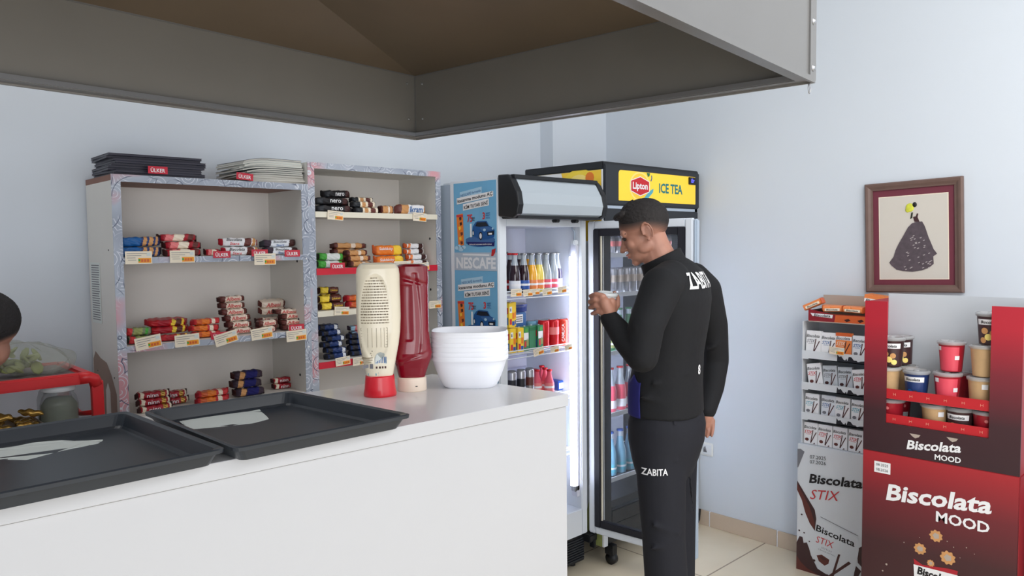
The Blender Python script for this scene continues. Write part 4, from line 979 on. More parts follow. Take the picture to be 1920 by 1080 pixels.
# price cards on the cooler shelves
yq = NY+.035-.018
cards('p', [(968, 549, 0, .78), (990, 549, 0, .7), (1004, 547, 0, .62), (1026, 547, R(-4), .72), (1054, 543, R(-4), .7)], yq, 'on the cooler upper shelf', g1)
cards('p', [(1010, 659, R(-10), .78), (1040, 655, R(-3), .66), (1066, 651, R(-5), .62)], yq-.002, 'on the cooler second shelf', g1)

# ================================================================== BLACK AND YELLOW COOLER
IX0, IX1, IY, IB = 2.868, 3.698, 2.35, 2.88
ic = thing('ice_tea_cooler', 'tall black cooler with a yellow lit header and a dark glass door', 'cooler', ((IX0+IX1)/2, (IY+IB)/2, 0))
o = MB(); o.box(IX0, IX0+.03, IY, IB, 0.10, 1.965, 'cooler_white', .0); sp = o.build('side_panel', ic)
o = MB()
o.box(IX0-.0006, IX0, IY+.0, IY+.008, .1, 1.965, 'white_print')
def onside(pts, m_, d): o.poly([(IX0-d, y_, z_) for y_, z_ in pts], m_)
disc_ = lambda cy, cz, r_, n_=24, sy=1.0: [(cy+r_*sy*math.cos(2*PI*k/n_), cz+r_*math.sin(2*PI*k/n_)) for k in range(n_)]
onside([(IY+.009, 1.62), (IB-.001, 1.62), (IB-.001, 1.9645), (IY+.009, 1.9645)], 'lipton_yellow', .0006)
onside([(IB-.001, 1.70), (IB-.001, 1.964), (2.62, 1.964), (2.56, 1.80), (2.60, 1.70)], 'white_print', .0008)
onside(disc_(2.50, 1.85, .13), 'lemon', .0012); onside(disc_(2.50, 1.85, .10), 'pale_yellow', .0016); onside(disc_(2.43, 1.93, .028, 12), 'orange', .002)
onside([(IB-.002, 1.86), (IB-.002, 1.925), (2.80, 1.95), (2.72, 1.95), (2.68, 1.91), (2.74, 1.87)], 'green_leaf', .0012)
onside([(2.84, 1.87), (2.83, 1.93), (2.78, 1.94), (2.74, 1.90)], 'lettuce', .0016)
onside([(IY+.01, .1), (IY+.01, 1.5), (2.40, 1.3), (2.44, .9), (2.40, .5), (2.5, .1)], 'lettuce', .0012)
pr_ = o.build('side_print', sp); pr_['label'] = 'printed lemons and green leaves'
o = MB(); o.box(IX1-.03, IX1, IY, IB, .1, 1.965, 'dark_panel', .003); o.build('side_panel', ic)
o = MB(); o.box(IX0+.03, IX1-.03, IB-.03, IB, .1, 1.965, 'liner_rib'); o.build('back_panel', ic)
o = MB(); o.box(IX0-.004, IX1+.0, IY-.004, IB, 1.967, 2.004, 'black_plastic', .004); o.build('roof', ic)
o = MB(); o.box(IX0+.002, IX1, IY-.012, IY+.06, 1.795, 1.992, 'dark_panel', .005); hd = o.build('header', ic)
def header_sign():
    o = MB(); x0, x1, z0, z1 = 2.975, 3.655, 1.818, 1.968; y0 = IY-.0135; r_ = .018; pts = []; LGX = atY(1200, 347, IY-.014).x; ITX = atY(1258, 352, IY-.014).x
    for cx, cz, a0 in ((x1-.004, z0+.004, -90), (x1-.004, z1-.004, 0), (x0+r_, z1-r_, 90), (x0+.004, z0+.004, 180)):
        rr = r_ if a0 == 90 else .004
        for k in range(5): a = R(a0+22.5*k); pts.append((cx+rr*math.cos(a), y0, cz+rr*math.sin(a)))
    o.prism([(p[0], p[1]+.001, p[2]) for p in pts], (0, -.0012, 0), 'sign_lit')
    def el(cx, cz, rx, rz_, m_, d, n_=28): o.poly([(cx+rx*math.cos(2*PI*k/n_), y0-d, cz+rz_*math.sin(2*PI*k/n_)) for k in range(n_)], m_)
    el(LGX, 1.893, .088, .0735, 'pale_yellow', .0008); el(LGX, 1.893, .076, .066, 'lipton_yellow', .0012)
    o.poly([(LGX+0.070, y0-.0016, 1.838), (LGX+0.110, y0-.0016, 1.868), (LGX+0.115, y0-.0016, 1.888), (LGX+0.090, y0-.0016, 1.878), (LGX+0.050, y0-.0016, 1.852), (LGX+0.020, y0-.0016, 1.824), (LGX+0.050, y0-.0016, 1.822)], 'print_teal')
    o.poly([(LGX+0.055, y0-.0016, 1.966), (LGX+0.085, y0-.0016, 1.966), (LGX+0.080, y0-.0016, 1.95), (LGX+0.066, y0-.0016, 1.945)], 'can_green')
    o.tube([(LGX+0.092, y0-.001, 1.925), (LGX+0.100, y0-.001, 1.94), (LGX+0.098, y0-.001, 1.955)], .003, 'print_blue', 6)
    o.poly([(LGX-.079, y0-.002, 1.868), (LGX, y0-.002, 1.845), (LGX+.079, y0-.002, 1.868), (LGX+.079, y0-.002, 1.922), (LGX, y0-.002, 1.945), (LGX-.079, y0-.002, 1.922)], 'white_print')
    o.poly([(LGX-.075, y0-.0024, 1.871), (LGX, y0-.0024, 1.849), (LGX+.075, y0-.0024, 1.871), (LGX+.075, y0-.0024, 1.919), (LGX, y0-.0024, 1.941), (LGX-.075, y0-.0024, 1.919)], 'lipton_red')
    o.text('Lipton', (LGX, y0-.0030, 1.892), (1, 0, 0), (0, 0, 1), .125, .046, 'white_print', 0, .03)
    o.text('ICE TEA', (ITX, y0-.0012, 1.893), (1, 0, 0), (0, 0, 1), .215, .052, 'teal_print', 0, .03)
    s_ = o.build('lit_sign', hd)
    o = MB(); o.box(3.585, 3.652, IY-.022, IY-.012, 1.925, 1.965, 'black_plastic', .002); dp = o.build('temperature_display', hd)
    o = MB(); o.text('Er', (3.617, IY-.0224, 1.946), (1, 0, 0), (0, 0, 1), .03, .02, 'display_glow', .1, .03); o.build('digits', dp)
header_sign()
o = MB(); o.box(IX0+.006, IX1-.004, IY, IY+.05, 1.778, 1.793, 'cooler_grey'); o.box(IX0+.004, IX1-.004, IY-.006, IY+.06, 1.715, 1.778, 'dark_panel', .004); o.build('lower_header', ic)
o = MB(); o.box(IX0+.03, IX1-.03, IY+.04, IB-.03, .10, .30, 'black_plastic'); o.box(IX0+.03, IX1-.03, IY+.04, IB-.03, 1.70, 1.79, 'liner_white'); o.build('inner_box', ic)
o = MB(); o.box(IX0+.002, IX0+.06, IY-.002, IY+.035, .20, 1.712, 'black_plastic', .004); o.box(IX1-.06, IX1-.002, IY-.002, IY+.035, .20, 1.712, 'black_plastic', .004); o.box(IX0+.06, IX1-.06, IY-.002, IY+.035, 1.65, 1.712, 'black_plastic', .004); o.box(IX0+.06, IX1-.06, IY-.002, IY+.035, .20, .27, 'black_plastic', .004)
d_ = o.build('door', ic)
o = MB(); o.box(IX0+.058, IX1-.058, IY+.012, IY+.018, .268, 1.652, 'door_glass'); o.build('pane', d_)
o = MB(); o.box(IX0+.01, IX1-.01, IY+.01, IY+.04, .10, .195, 'black_plastic', .003); o.build('base_grille', ic)
for xx in (IX0+.06, IX1-.06):
    for yy in (IY+.0, IB-.08):
        o = MB(); o.tube([(xx-.014, yy, .03), (xx+.014, yy, .03)], .03, 'black_plastic', 16); o.box(xx-.02, xx+.02, yy-.02, yy+.03, .05, .10, 'black_plastic', .003); o.build('caster', ic)
IS = (1.545, 1.345, 1.05, .735, .40)
for z in IS:
    o = MB()
    for k in range(7): y_ = IY+.06+k*.07; o.tube([(IX0+.032, y_, z), (IX1-.032, y_, z)], .0025, 'cooler_white', 6)
    o.box(IX0+.032, IX1-.032, IY+.044, IY+.050, z-.008, z+.014, 'cooler_white'); o.build('shelf', ic)
o = MB(); o.tube([(IX0+.045, IY+.055, .35), (IX0+.045, IY+.055, 1.62)], .009, 'led_cool', 10); o.build('lamp_tube', ic)
o = MB(); o.tube([(IX1-.045, IY+.055, .35), (IX1-.045, IY+.055, 1.62)], .009, 'led_cool', 10); o.build('lamp_tube', ic)  # second tube, added to brighten the inside of this cooler
gI = 'drinks in the ice tea cooler'
def row(n, x0, dx, z, y_, maker, word, cat, grp):
    s_ = None
    for k in range(n):
        lab = f'{word}, {nth(k, n)} behind the dark glass'
        if s_ is None: s_ = maker(); put(s_, (x0+k*dx, y_, z+.0028), lab, cat, grp)
        else: dup(s_, (x0+k*dx, y_, z+.0028), None, lab)
row(10, IX0+.13, .058, IS[1], IY+.10, lambda: can('can_silver', r=.026, h=.135, band='cardboard', name='slim_can'), 'silver and brown can on the second shelf', 'can', 'silver cans')
row(9, IX0+.10, .072, IS[0], IY+.10, lambda: can('can_silver', r=.028, h=.098, band='print_pink'), 'pink banded can on the top shelf', 'can', 'pink banded cans')
row(8, IX0+.11, .078, IS[2], IY+.11, lambda: glass_bottle('can_green', 'lettuce', 'can_green', .85, .21, .031, 'soda_bottle'), 'green bottle on the third shelf', 'bottle', 'green bottles')
row(8, IX0+.11, .080, IS[3], IY+.11, lambda: glass_bottle('cherry_pink', 'white_print', 'can_red', .6, .22, .032, 'juice_bottle'), 'pink juice bottle on the fourth shelf', 'bottle', 'pink juice bottles')
row(8, IX0+.11, .080, IS[4], IY+.11, lambda: glass_bottle('water_blue', 'print_teal', 'label_blue', .9, .22, .032, 'water_bottle'), 'clear blue water bottle on the fifth shelf', 'bottle', 'bottles of water')

# ================================================================== FRAMED PICTURE
def picture():
    cs = [atX(*p, XW) for p in ((1623, 347), (1806, 330), (1811, 549), (1628, 547))]
    c = sum(cs, Vector())/4; wd = ((cs[0]-cs[1]).length+(cs[3]-cs[2]).length)/2; ht = ((cs[0]-cs[3]).length+(cs[1]-cs[2]).length)/2
    ux = ((cs[1]-cs[0])+(cs[2]-cs[3])).normalized(); til = math.atan2(ux.z, -ux.y)
    t = thing('picture_frame', 'brown wooden picture frame hanging a little crooked on the pale wall', 'picture', (XW, c.y, c.z)); t.rotation_euler = (-til, 0, 0)
    # local: +y is image left, x out of wall is negative
    W2, H2, b_ = wd/2, ht/2, .034
    o = MB()
    def rail(y0, y1, z0, z1, iy0, iy1, iz0, iz1):
        pass
    prof = [(-.001, 0), (-.020, 0), (-.026, .006), (-.024, .016), (-.018, .026), (-.016, .034), (-.001, .034)]   # depth x, inset
    def ringpt(inset, x): return [(x, W2-inset, H2-inset), (x, -W2+inset, H2-inset), (x, -W2+inset, -H2+inset), (x, W2-inset, -H2+inset)]
    rings = [ringpt(i_, x) for x, i_ in prof]
    vs = [p for r_ in rings for p in r_]; fs = []
    for a in range(len(rings)):
        for k in range(4): k2 = (k+1) % 4; a2 = (a+1) % len(rings); fs.append((a*4+k, a*4+k2, a2*4+k2, a2*4+k))
    o.add(vs, fs, 'frame_wood'); o.build('frame', t, local=True)
    o = MB(); i_ = .033; o.box(-.009, -.004, -W2+i_, W2-i_, -H2+i_, H2-i_, 'mat_burgundy'); mt = o.build('mount', t, local=True)
    o = MB()
    iy, izt, izb = .062, .068, .062
    y0, y1, z0, z1 = -W2+iy, W2-iy, -H2+izb, H2-izt
    o.box(-.0095, -.009, y0-.003, y1+.003, z0-.003, z1+.003, 'cream_card'); o.box(-.010, -.0095, y0, y1, z0, z1, 'art_paper'); art = o.build('artwork', t, local=True)
    # picture content, from the 955 x 1080 enlargement: sheet spans x 220-735, y 220-875
    def P(x, y, d): return (-.010-d, y1-(x-222)/(728-222)*(y1-y0), z1-(y-240)/(872-240)*(z1-z0))
    o = MB()
    dress = [(505, 440), (545, 440), (565, 480), (590, 560), (610, 610), (625, 650), (650, 685), (622, 705), (625, 760), (590, 790), (540, 808), (470, 818), (400, 812), (350, 800), (310, 765), (296, 745), (330, 700), (345, 650), (370, 600), (400, 550), (440, 480), (470, 450)]
    o.prism([P(x, y, 0) for x, y in dress], (-.0025, 0, 0), 'dress_grey')
    rnd = random.Random(4)
    for k in range(60):
        x = rnd.uniform(350, 610); y = rnd.uniform(520, 800)
        if abs(x-490) < (y-430)*.42: o.poly([P(x, y, .0028), P(x+14, y-5, .0028), P(x+16, y, .0028), P(x+4, y+5, .0028)], 'dress_fleck')
    o.build('dress', art, local=True)
    o = MB(); o.prism([P(x, y, 0) for x, y in ((490, 440), (525, 440), (512, 405), (517, 380), (508, 376), (500, 398), (478, 402))], (-.002, 0, 0), 'tub_dark'); o.prism([P(x, y, 0) for x, y in ((466, 368), (478, 368), (472, 410), (458, 416))], (-.002, 0, 0), 'dark_green'); o.build('bodice', art, local=True)
    o = MB(); c_ = P(455, 330, 0); o.ball((c_[0]-.001, c_[1], c_[2]), (.004, .018, .020), 'flower_yellow', 14); c_ = P(492, 310, 0); o.ball((c_[0]-.002, c_[1], c_[2]), (.004, .0095, .0115), 'black_print', 14); c_ = P(440, 345, 0); o.ball((c_[0]-.001, c_[1], c_[2]), (.003, .011, .013), 'flower_yellow', 12); o.build('flower_head', art, local=True)
picture()
# socket and cable
so = thing('wall_socket', 'white double wall socket low on the pale wall beside the open door', 'socket', (XW, 2.295, .44))
o = MB(); o.box(XW-.010, XW, 2.335-.0, 2.255, .402, .478, 'socket_white', .004); pl = o.build('plate', so)
o = MB(); o.box(XW-.014, XW-.009, 2.262, 2.320, .412, .468, 'stand_white', .003); 
o.add([(XW-.030, 2.300, .452), (XW-.014, 2.312, .424), (XW-.014, 2.288, .424), (XW-.014, 2.300, .46)], [(0, 1, 2), (0, 2, 3), (0, 3, 1), (1, 3, 2)], 'ink_grey'); o.build('switch_rocker', pl)
o = MB(); pts = [(XW-.24, 2.335, .0065), (XW-.21, 2.32, .0065), (XW-.18, 2.30, .007), (XW-.09, 2.30, .008), (XW-.05, 2.33, .008), (XW-.02, 2.335, .03), (XW-.018, 2.33, .09)]
o.tube(pts, .006, 'cable_black', 8); tag(o.build('power_cable', origin=pts[0]), 'black power cable looping on the floor by the skirting', 'cable')

# ================================================================== WHITE STICK BISCUIT STAND
# front faces -x; u runs along -y (to the right in view)
SX, SY0, SY1 = 3.535, 1.660, 1.330
st = thing('stick_biscuit_stand', 'narrow white cardboard stand with four trays of stick biscuit boxes', 'display stand', ((SX+XW)/2, 1.5, 0))
SD = XW-.012
def sp_(u, z, d=0): return (SX-d, SY0-u, z)
SW = SY0-SY1
zt_, zb_ = 1.222, .0
o = MB(); o.box(SX, SD, SY0-.004, SY0, .63, zt_, 'stand_white'); o.build('side_panel', st)
o = MB(); o.box(SX, SD, SY1, SY1+.004, .63, zt_, 'stand_white'); o.build('side_panel', st)
o = MB(); o.box(SD-.004, SD, SY1+.004, SY0-.004, .63, zt_, 'stand_grey'); o.build('back_panel', st)
levels = [(1.065, 1.205), (.915, 1.035), (.768, .885), (.626, .738)]     # board height, opening top
def lip_shape(o, z0, z1, m_='stand_white'):
    # printed dripping edge: a white lip with a dark strip showing under its drips on the right half
    o.box(SX-.006, SX-.002, SY1, SY0, z0, z1, m_)
for k, (z0, z1) in enumerate(levels):
    o = MB(); o.box(SX, SD-.004, SY1+.004, SY0-.004, z0-.004, z0, 'stand_grey'); sh = o.build('tray', st)
    o = MB()
    if k < 3:
        h1 = .026 if k else .034; zz0 = z0-.024; zz1 = z0+h1*.5
        o.box(SX-.003, SX, SY1+.0, SY0, zz0, zz1, 'stand_white')
        # dark printed band on the lower right of the lip with drips
        pts = []; u0 = SW*.52
        pts = [(u0, zz1-.004), (u0+.008, zz1-.016), (u0+.018, zz1-.012), (u0+.028, zz1-.026), (u0+.036, zz1-.030), (u0+.042, zz1-.020), (u0+.046, zz1-.032), (u0+.052, zz1-.012), (u0+.064, zz1-.012), (u0+.076, zz1-.026), (u0+.088, zz1-.026), (u0+.094, zz1-.032), (u0+.106, zz1-.028), (SW, zz1-.020), (SW, zz0), (u0-.002, zz0)]
        o.poly([sp_(u, max(z, zz0), .0034) for u, z in pts], 'gasket')
        o.box(SX-.0034, SX-.003, SY1, SY0-SW*.10, zz0-.0, zz0+.004, 'gasket')
        o.build('lip', sh)
# boxes of stick biscuits
def stick_box(front, word_mat, pic, w_=.068, h_=.104, d_=.022):
    o = MB(); o.box(0, d_, -w_/2, w_/2, 0, h_, front, .001)
    X = -.0004
    def t(s_, u, z, ww, hh, m_, sh=.2): o.text(s_, (X-.0004, -u*w_, z*h_), (0, -1, 0), (0, 0, 1), ww*w_, hh*h_, m_, sh, .015)
    if front == 'pack_orange': o.box(X, 0, -w_/2, w_/2, h_*.70, h_*.86, 'white_print'); o.box(X, 0, -w_/2, w_/2, h_*.86, h_, 'pack_orange_deep')
    t('Biscolata', -.02, .78, .86, .13, 'ink_dark'); t('STIX', -.16, .56, .52, .15, word_mat, .3); o.box(X, 0, -w_*.0, w_*.34, h_*.44, h_*.455, word_mat)
    for a, b_ in (((.02, .08), (.16, .66)), ((.02, .06), (.40, .58))):
        p0 = Vector((X-.0003, -a[0]*w_, a[1]*h_)); p1 = Vector((X-.0003, -b_[0]*w_, b_[1]*h_)); n_ = Vector((0, (p1-p0).z, -(p1-p0).y)).normalized()*.0022
        o.poly([tuple(p0-n_), tuple(p0+n_), tuple(p1+n_), tuple(p1-n_)], 'stick_brown')
    cy, cz = .26*w_, .20*h_
    if pic: o.poly([(X-.0002, cy+.010*math.cos(a), cz+.008*math.sin(a)) for a in [0, .9, 1.9, 2.8, 3.7, 4.6, 5.5]], pic)
    if pic == 'choc_mid' and False: pass
    o.poly([(X-.0002, -.18*w_, .02*h_), (X-.0002, -.30*w_, .10*h_), (X-.0002, -.34*w_, .03*h_)], 'stick_brown')
    o.box(.004, d_-.004, -w_/2-.0003, -w_/2, h_*.1, h_*.9, 'stand_grey'); return o.build('stick_biscuit_box')
bx = {}
def place_box(kind, u, z, tilt, lab, x=.008, rz=0.0, sc=1.0, rx=0.0):
    spec = {'w_r': ('white_print', 'print_red', 'choc_mid'), 'w_b': ('white_print', 'print_blue', None), 'w_t': ('white_print', 'print_teal', 'ink_grey'), 'o': ('pack_orange', 'cap_cream', 'dark_green'), 'g_b': ('logo_grey', 'print_blue', 'ink_grey'), 'g_n': ('stand_grey', 'ink_grey', 'choc_dark'), 'w_k': ('white_print', 'ink_grey', None)}[kind]
    loc = (SX+x, SY0-u, z+.0008); rot = (rx, tilt, rz)
    if kind not in bx: bx[kind] = stick_box(*spec); ob = bx[kind]; ob.location = loc; ob.rotation_euler = rot; tag(ob, lab, 'biscuit box', 'stick biscuit boxes')
    else: ob = dup(bx[kind], loc, rot, lab)
    ob.scale = (1, sc, sc)
tl = ['top tray', 'second tray', 'third tray', 'bottom tray']
sb = 'stick biscuit box'
place_box('w_k', .050, levels[0][0], .06, f'white {sb} with grey wording, leftmost in the top tray', sc=1.08)
place_box('w_b', .123, levels[0][0], .06, f'white {sb} with blue wording, second in the top tray', sc=1.04)
place_box('o', .194, levels[0][0], .04, f'orange {sb} in the top tray', sc=1.08, x=.006)
place_box('g_b', .268, levels[0][0], .05, f'pale grey {sb} with blue wording beside the orange one')
place_box('w_r', .066, levels[1][0], .06, f'white {sb} leaning to one side, leftmost in the second tray', rx=-.16, sc=1.02)
place_box('g_n', .135, levels[1][0], .06, f'greyish {sb}, second in the second tray', rx=-.10, x=.014, sc=.98)
place_box('g_n', .205, levels[1][0], .06, f'greyish {sb}, third in the second tray', rx=-.08, x=.014, sc=.98)
place_box('w_r', .280, levels[1][0], .06, f'white {sb} leaning to one side, rightmost in the second tray', rx=-.16, sc=.96)
place_box('w_t', .046, levels[2][0], .05, f'white {sb} with teal wording, leftmost in the third tray')
place_box('g_b', .122, levels[2][0], .05, f'grey {sb}, second in the third tray', x=.016)
place_box('w_t', .193, levels[2][0], .05, f'white {sb} with teal wording, third in the third tray')
place_box('w_t', .266, levels[2][0], .05, f'white {sb} with teal wording, rightmost in the third tray', sc=.98)
for k, u in enumerate((.042, .112, .183, .256)): place_box('w_r', u, levels[3][0], .04, f'white {sb} with red wording, {nth(k, 4)} in the bottom tray', sc=1.0)
p = atX(1571, 652, SX-.006); 
card('p', 1569, 658, p.y, R(2), 'orange and cream price card on the top tray of the white stand', g1, .8, rz=-PI/2)
# lower printed box
lo = MB(); lo.box(SX-.012, SD, SY1-.0, SY0+.012, 0.0, .624, 'stand_white', .002); lb_ = lo.build('base_box', st)
def stix_print():
    o = MB(); X = SX-.0128
    # enlargement coordinates: 3.6x of photo, x 40 (left) .. 475, y 180 .. 1050
    YT = SY0+.012; W_ = .352
    def P(x, y, d=0): return (X-d, YT-(x-42)/(470-42)*W_*1.0, .618-(y-175)/(1045-175)*.618)
    def pg(pts, m_, d=0): o.poly([P(x, y, d) for x, y in pts], m_)
    def tx(s_, x, y, w_, h_, m_, sl=.0, sh=.15, bo=.02, d=.0012):
        c = P(x, y, d); o.text(s_, c, (0, -1, sl), (0, 0, 1), w_*W_/428, h_*.618/870, m_, sh, bo)
    tx('07.2025', 165, 238, 95, 24, 'ink_dark', .08, 0, .0); tx('07.2026', 165, 272, 95, 24, 'ink_dark', .08, 0, .0)
    tx('Biscolata', 270, 372, 305, 64, 'black_print', .11, .15, .03); tx('STIX', 208, 484, 165, 66, 'print_red', .16, .25, 0)
    pg([(42, 205), (60, 200), (85, 215), (48, 330), (42, 335)], 'ink_grey', .0004)
    # dark ribbon running down from the left edge, and the chocolate splash
    pg([(42, 425), (60, 455), (100, 520), (150, 600), (160, 660), (152, 745), (120, 700), (95, 640), (75, 560), (42, 470)], 'tub_dark', .0004)
    pg([(42, 445), (62, 480), (120, 590), (148, 680), (152, 740), (118, 695), (92, 630), (72, 555), (42, 490)], 'choc_mid', .0006)
    pg([(42, 860), (60, 810), (78, 810), (85, 850), (105, 840), (120, 880), (130, 920), (150, 960), (170, 1000), (220, 1020), (300, 1010), (330, 1035), (470, 1035), (470, 1045), (42, 1045)], 'tub_dark', .0004)
    pg([(42, 950), (70, 990), (110, 1020), (170, 1040), (170, 1045), (42, 1045)], 'choc_mid', .0007)
    pg([(395, 790), (420, 765), (470, 780), (470, 1000), (440, 960), (450, 920), (420, 900), (400, 880)], 'tub_dark', .0004)
    pg([(385, 900), (420, 930), (400, 980), (400, 1035), (375, 1035)], 'tub_dark', .0004)
    for cx, cy, r_ in ((72, 655, 6), (88, 778, 5), (120, 828, 5), (150, 950, 8), (58, 770, 6), (250, 985, 7)): pg([(cx+r_*math.cos(2*PI*k/10), cy+r_*math.sin(2*PI*k/10)) for k in range(10)], 'tub_dark', .0006)
    # printed box within the picture
    pg([(165, 640), (400, 715), (405, 790), (395, 880), (365, 1040), (240, 1035), (150, 800)], 'stand_white', .0008)
    pg([(185, 636), (400, 700), (400, 704), (185, 640)], 'ink_grey', .001)
    tx('Biscolata', 272, 740, 225, 46, 'black_print', -.16, .15); tx('STIX', 212, 803, 100, 46, 'print_red', -.1, .25, 0)
    for k in range(2): tx('SÜTLÜ' if k == 0 else 'ÇİKOLATALI', 222, 850+20*k, 60+40*k, 13, 'ink_grey', -.15, 0, 0)
    pg([(165, 910), (195, 895), (240, 915), (235, 945), (212, 965), (178, 945)], 'choc_mid', .0012); pg([(175, 912), (200, 905), (225, 920), (205, 932)], 'stick_brown', .0014)
    pg([(290, 860), (303, 858), (262, 1040), (248, 1040)], 'stick_brown', .0016); pg([(350, 888), (364, 898), (240, 1040), (222, 1040)], 'stick_brown', .0014)
    o.build('print', lb_)
stix_print()
# opened box with orange packs on top
ob_ = thing('display_carton', 'opened orange and brown display carton on top of the white stand', 'box', ((SX+SD)/2, 1.5, zt_+.001))
u0, u1 = .030, .335; zc = zt_+.001
o = MB(); o.box(SX-.004, SD-.01, SY0-u1, SY0-u0, zc, zc+.004, 'cardboard'); o.box(SD-.013, SD-.010, SY0-u1, SY0-u0, zc, zc+.12, 'cardboard')
o.box(SX, SD-.013, SY0-u0-.003, SY0-u0, zc+.004, zc+.055, 'tub_dark'); o.box(SX, SD-.013, SY0-u1, SY0-u1+.003, zc+.004, zc+.09, 'pack_orange_deep'); o.build('carton_body', ob_)
o = MB(); o.prism([sp_(u0, zc+.002), sp_(u1, zc-.0), sp_(u1, zc+.090), sp_(u1-.03, zc+.040), sp_(u0+.12, zc+.040), sp_(u0, zc+.060)], (-.003, 0, 0), 'mood_side'); fr = o.build('front_panel', ob_)
o = MB(); o.poly([sp_(u0+.125, zc+.004, .0036), sp_(u1, zc+.002, .0036), sp_(u1, zc+.085, .0036), sp_(u1-.03, zc+.038, .0036), sp_(u0+.13, zc+.038, .0036)], 'pack_orange_deep')
o.poly([sp_(u0+.02, zc+.028, .0036), sp_(u0+.115, zc+.022, .0036), sp_(u0+.118, zc+.038, .0036), sp_(u0+.01, zc+.042, .0036)], 'white_print'); o.text('Biscolata', sp_(u0+.068, zc+.0325, .0042), (0, -1, -.02), (0, 0, 1), .078, .0125, 'ink_dark', .15, .02)
for u in (.20, .26): o.poly([sp_(u, zc+.018, .004), sp_(u+.02, zc+.024, .004), sp_(u+.03, zc+.016, .004), sp_(u+.012, zc+.008, .004)], 'choc_dark')
o.build('print', fr)
def orange_pack(L_, lettering=True):
    o = MB(); h_, d_ = .030, .058; n_ = 4
    def fn(u, v):
        a = 2*PI*v; c, s_ = math.cos(a), math.sin(a); q = (abs(c)**4+abs(s_)**4)**(-1/4); y = (u-.5)*L_; k = 1-.12*math.exp(-((u-.62)/.03)**2)
        return (q*c*d_/2*k, y, q*s_*h_/2*k+h_/2)
    o.grid(fn, 24, 20, lambda u, v: 'pack_orange' if u > .02 else 'pack_orange_deep', True, cv=True)
    for s_ in (-1, 1): o.box(-d_*.46, d_*.46, s_*L_/2-.002, s_*L_/2+.002, .001, h_-.001, 'pack_orange_deep', .002)
    if lettering: o.box(-d_/2-.0012, -d_/2-.0004, -L_*.4, L_*.4, .006, .018, 'cream_card'); o.text('Biscolata', (-d_/2-.0016, 0, .012), (0, -1, 0), (0, 0, 1), L_*.6, .008, 'ink_dark', .15, .02)
    return o.build('orange_snack_pack')
op = orange_pack(.088); zz = zc+.042
def oplace(u, dz, rx, x, lab, first=False, ry=0.0, rz=0.0):
    loc = (SX+x, SY0-u, zc+dz)
    if first: op.location = loc; op.rotation_euler = (rx, ry, rz); tag(op, lab, 'snack pack', 'orange snack packs')
    else: dup(op, loc, (rx, ry, rz), lab)
oplace(.045, .068, -.45, .04, 'orange snack pack tipping out at the open end of the carton', True, rz=.1)
oplace(.142, .050, -.06, .032, 'orange snack pack, second along the carton front')
oplace(.234, .050, .03, .032, 'orange snack pack, nearest the red display in the carton')
for k, u in enumerate((.10, .19, .28)): oplace(u, .046, 0, .115, 'orange snack pack in the back row, '+nth(k, 3))
for k, u in enumerate((.10, .19, .28)): oplace(u, .0055, 0, .06, 'orange snack pack underneath in the carton, '+nth(k, 3))
o = MB(); M = Matrix.Translation((SX+.045, SY0-.345, zc+.100)) @ Matrix.Rotation(R(7), 4, 'X')
o.box(-.04, .04, -.065, .062, 0, .034, 'pack_orange', .002, M); o.M = M
o.box(-.0412, -.040, -.050, .060, .001, .017, 'white_print'); o.text('Biscolata', (-.0418, .008, .009), (0, -1, 0), (0, 0, 1), .086, .011, 'black_print', .15, .02); o.box(-.0412, -.04, -.058, -.035, .012, .030, 'cream_card')
tag(o.build('snack_box', origin=(SX+.045, SY0-.34, zc+.093)), 'small flat orange box lying across the corner of the opened carton', 'box')

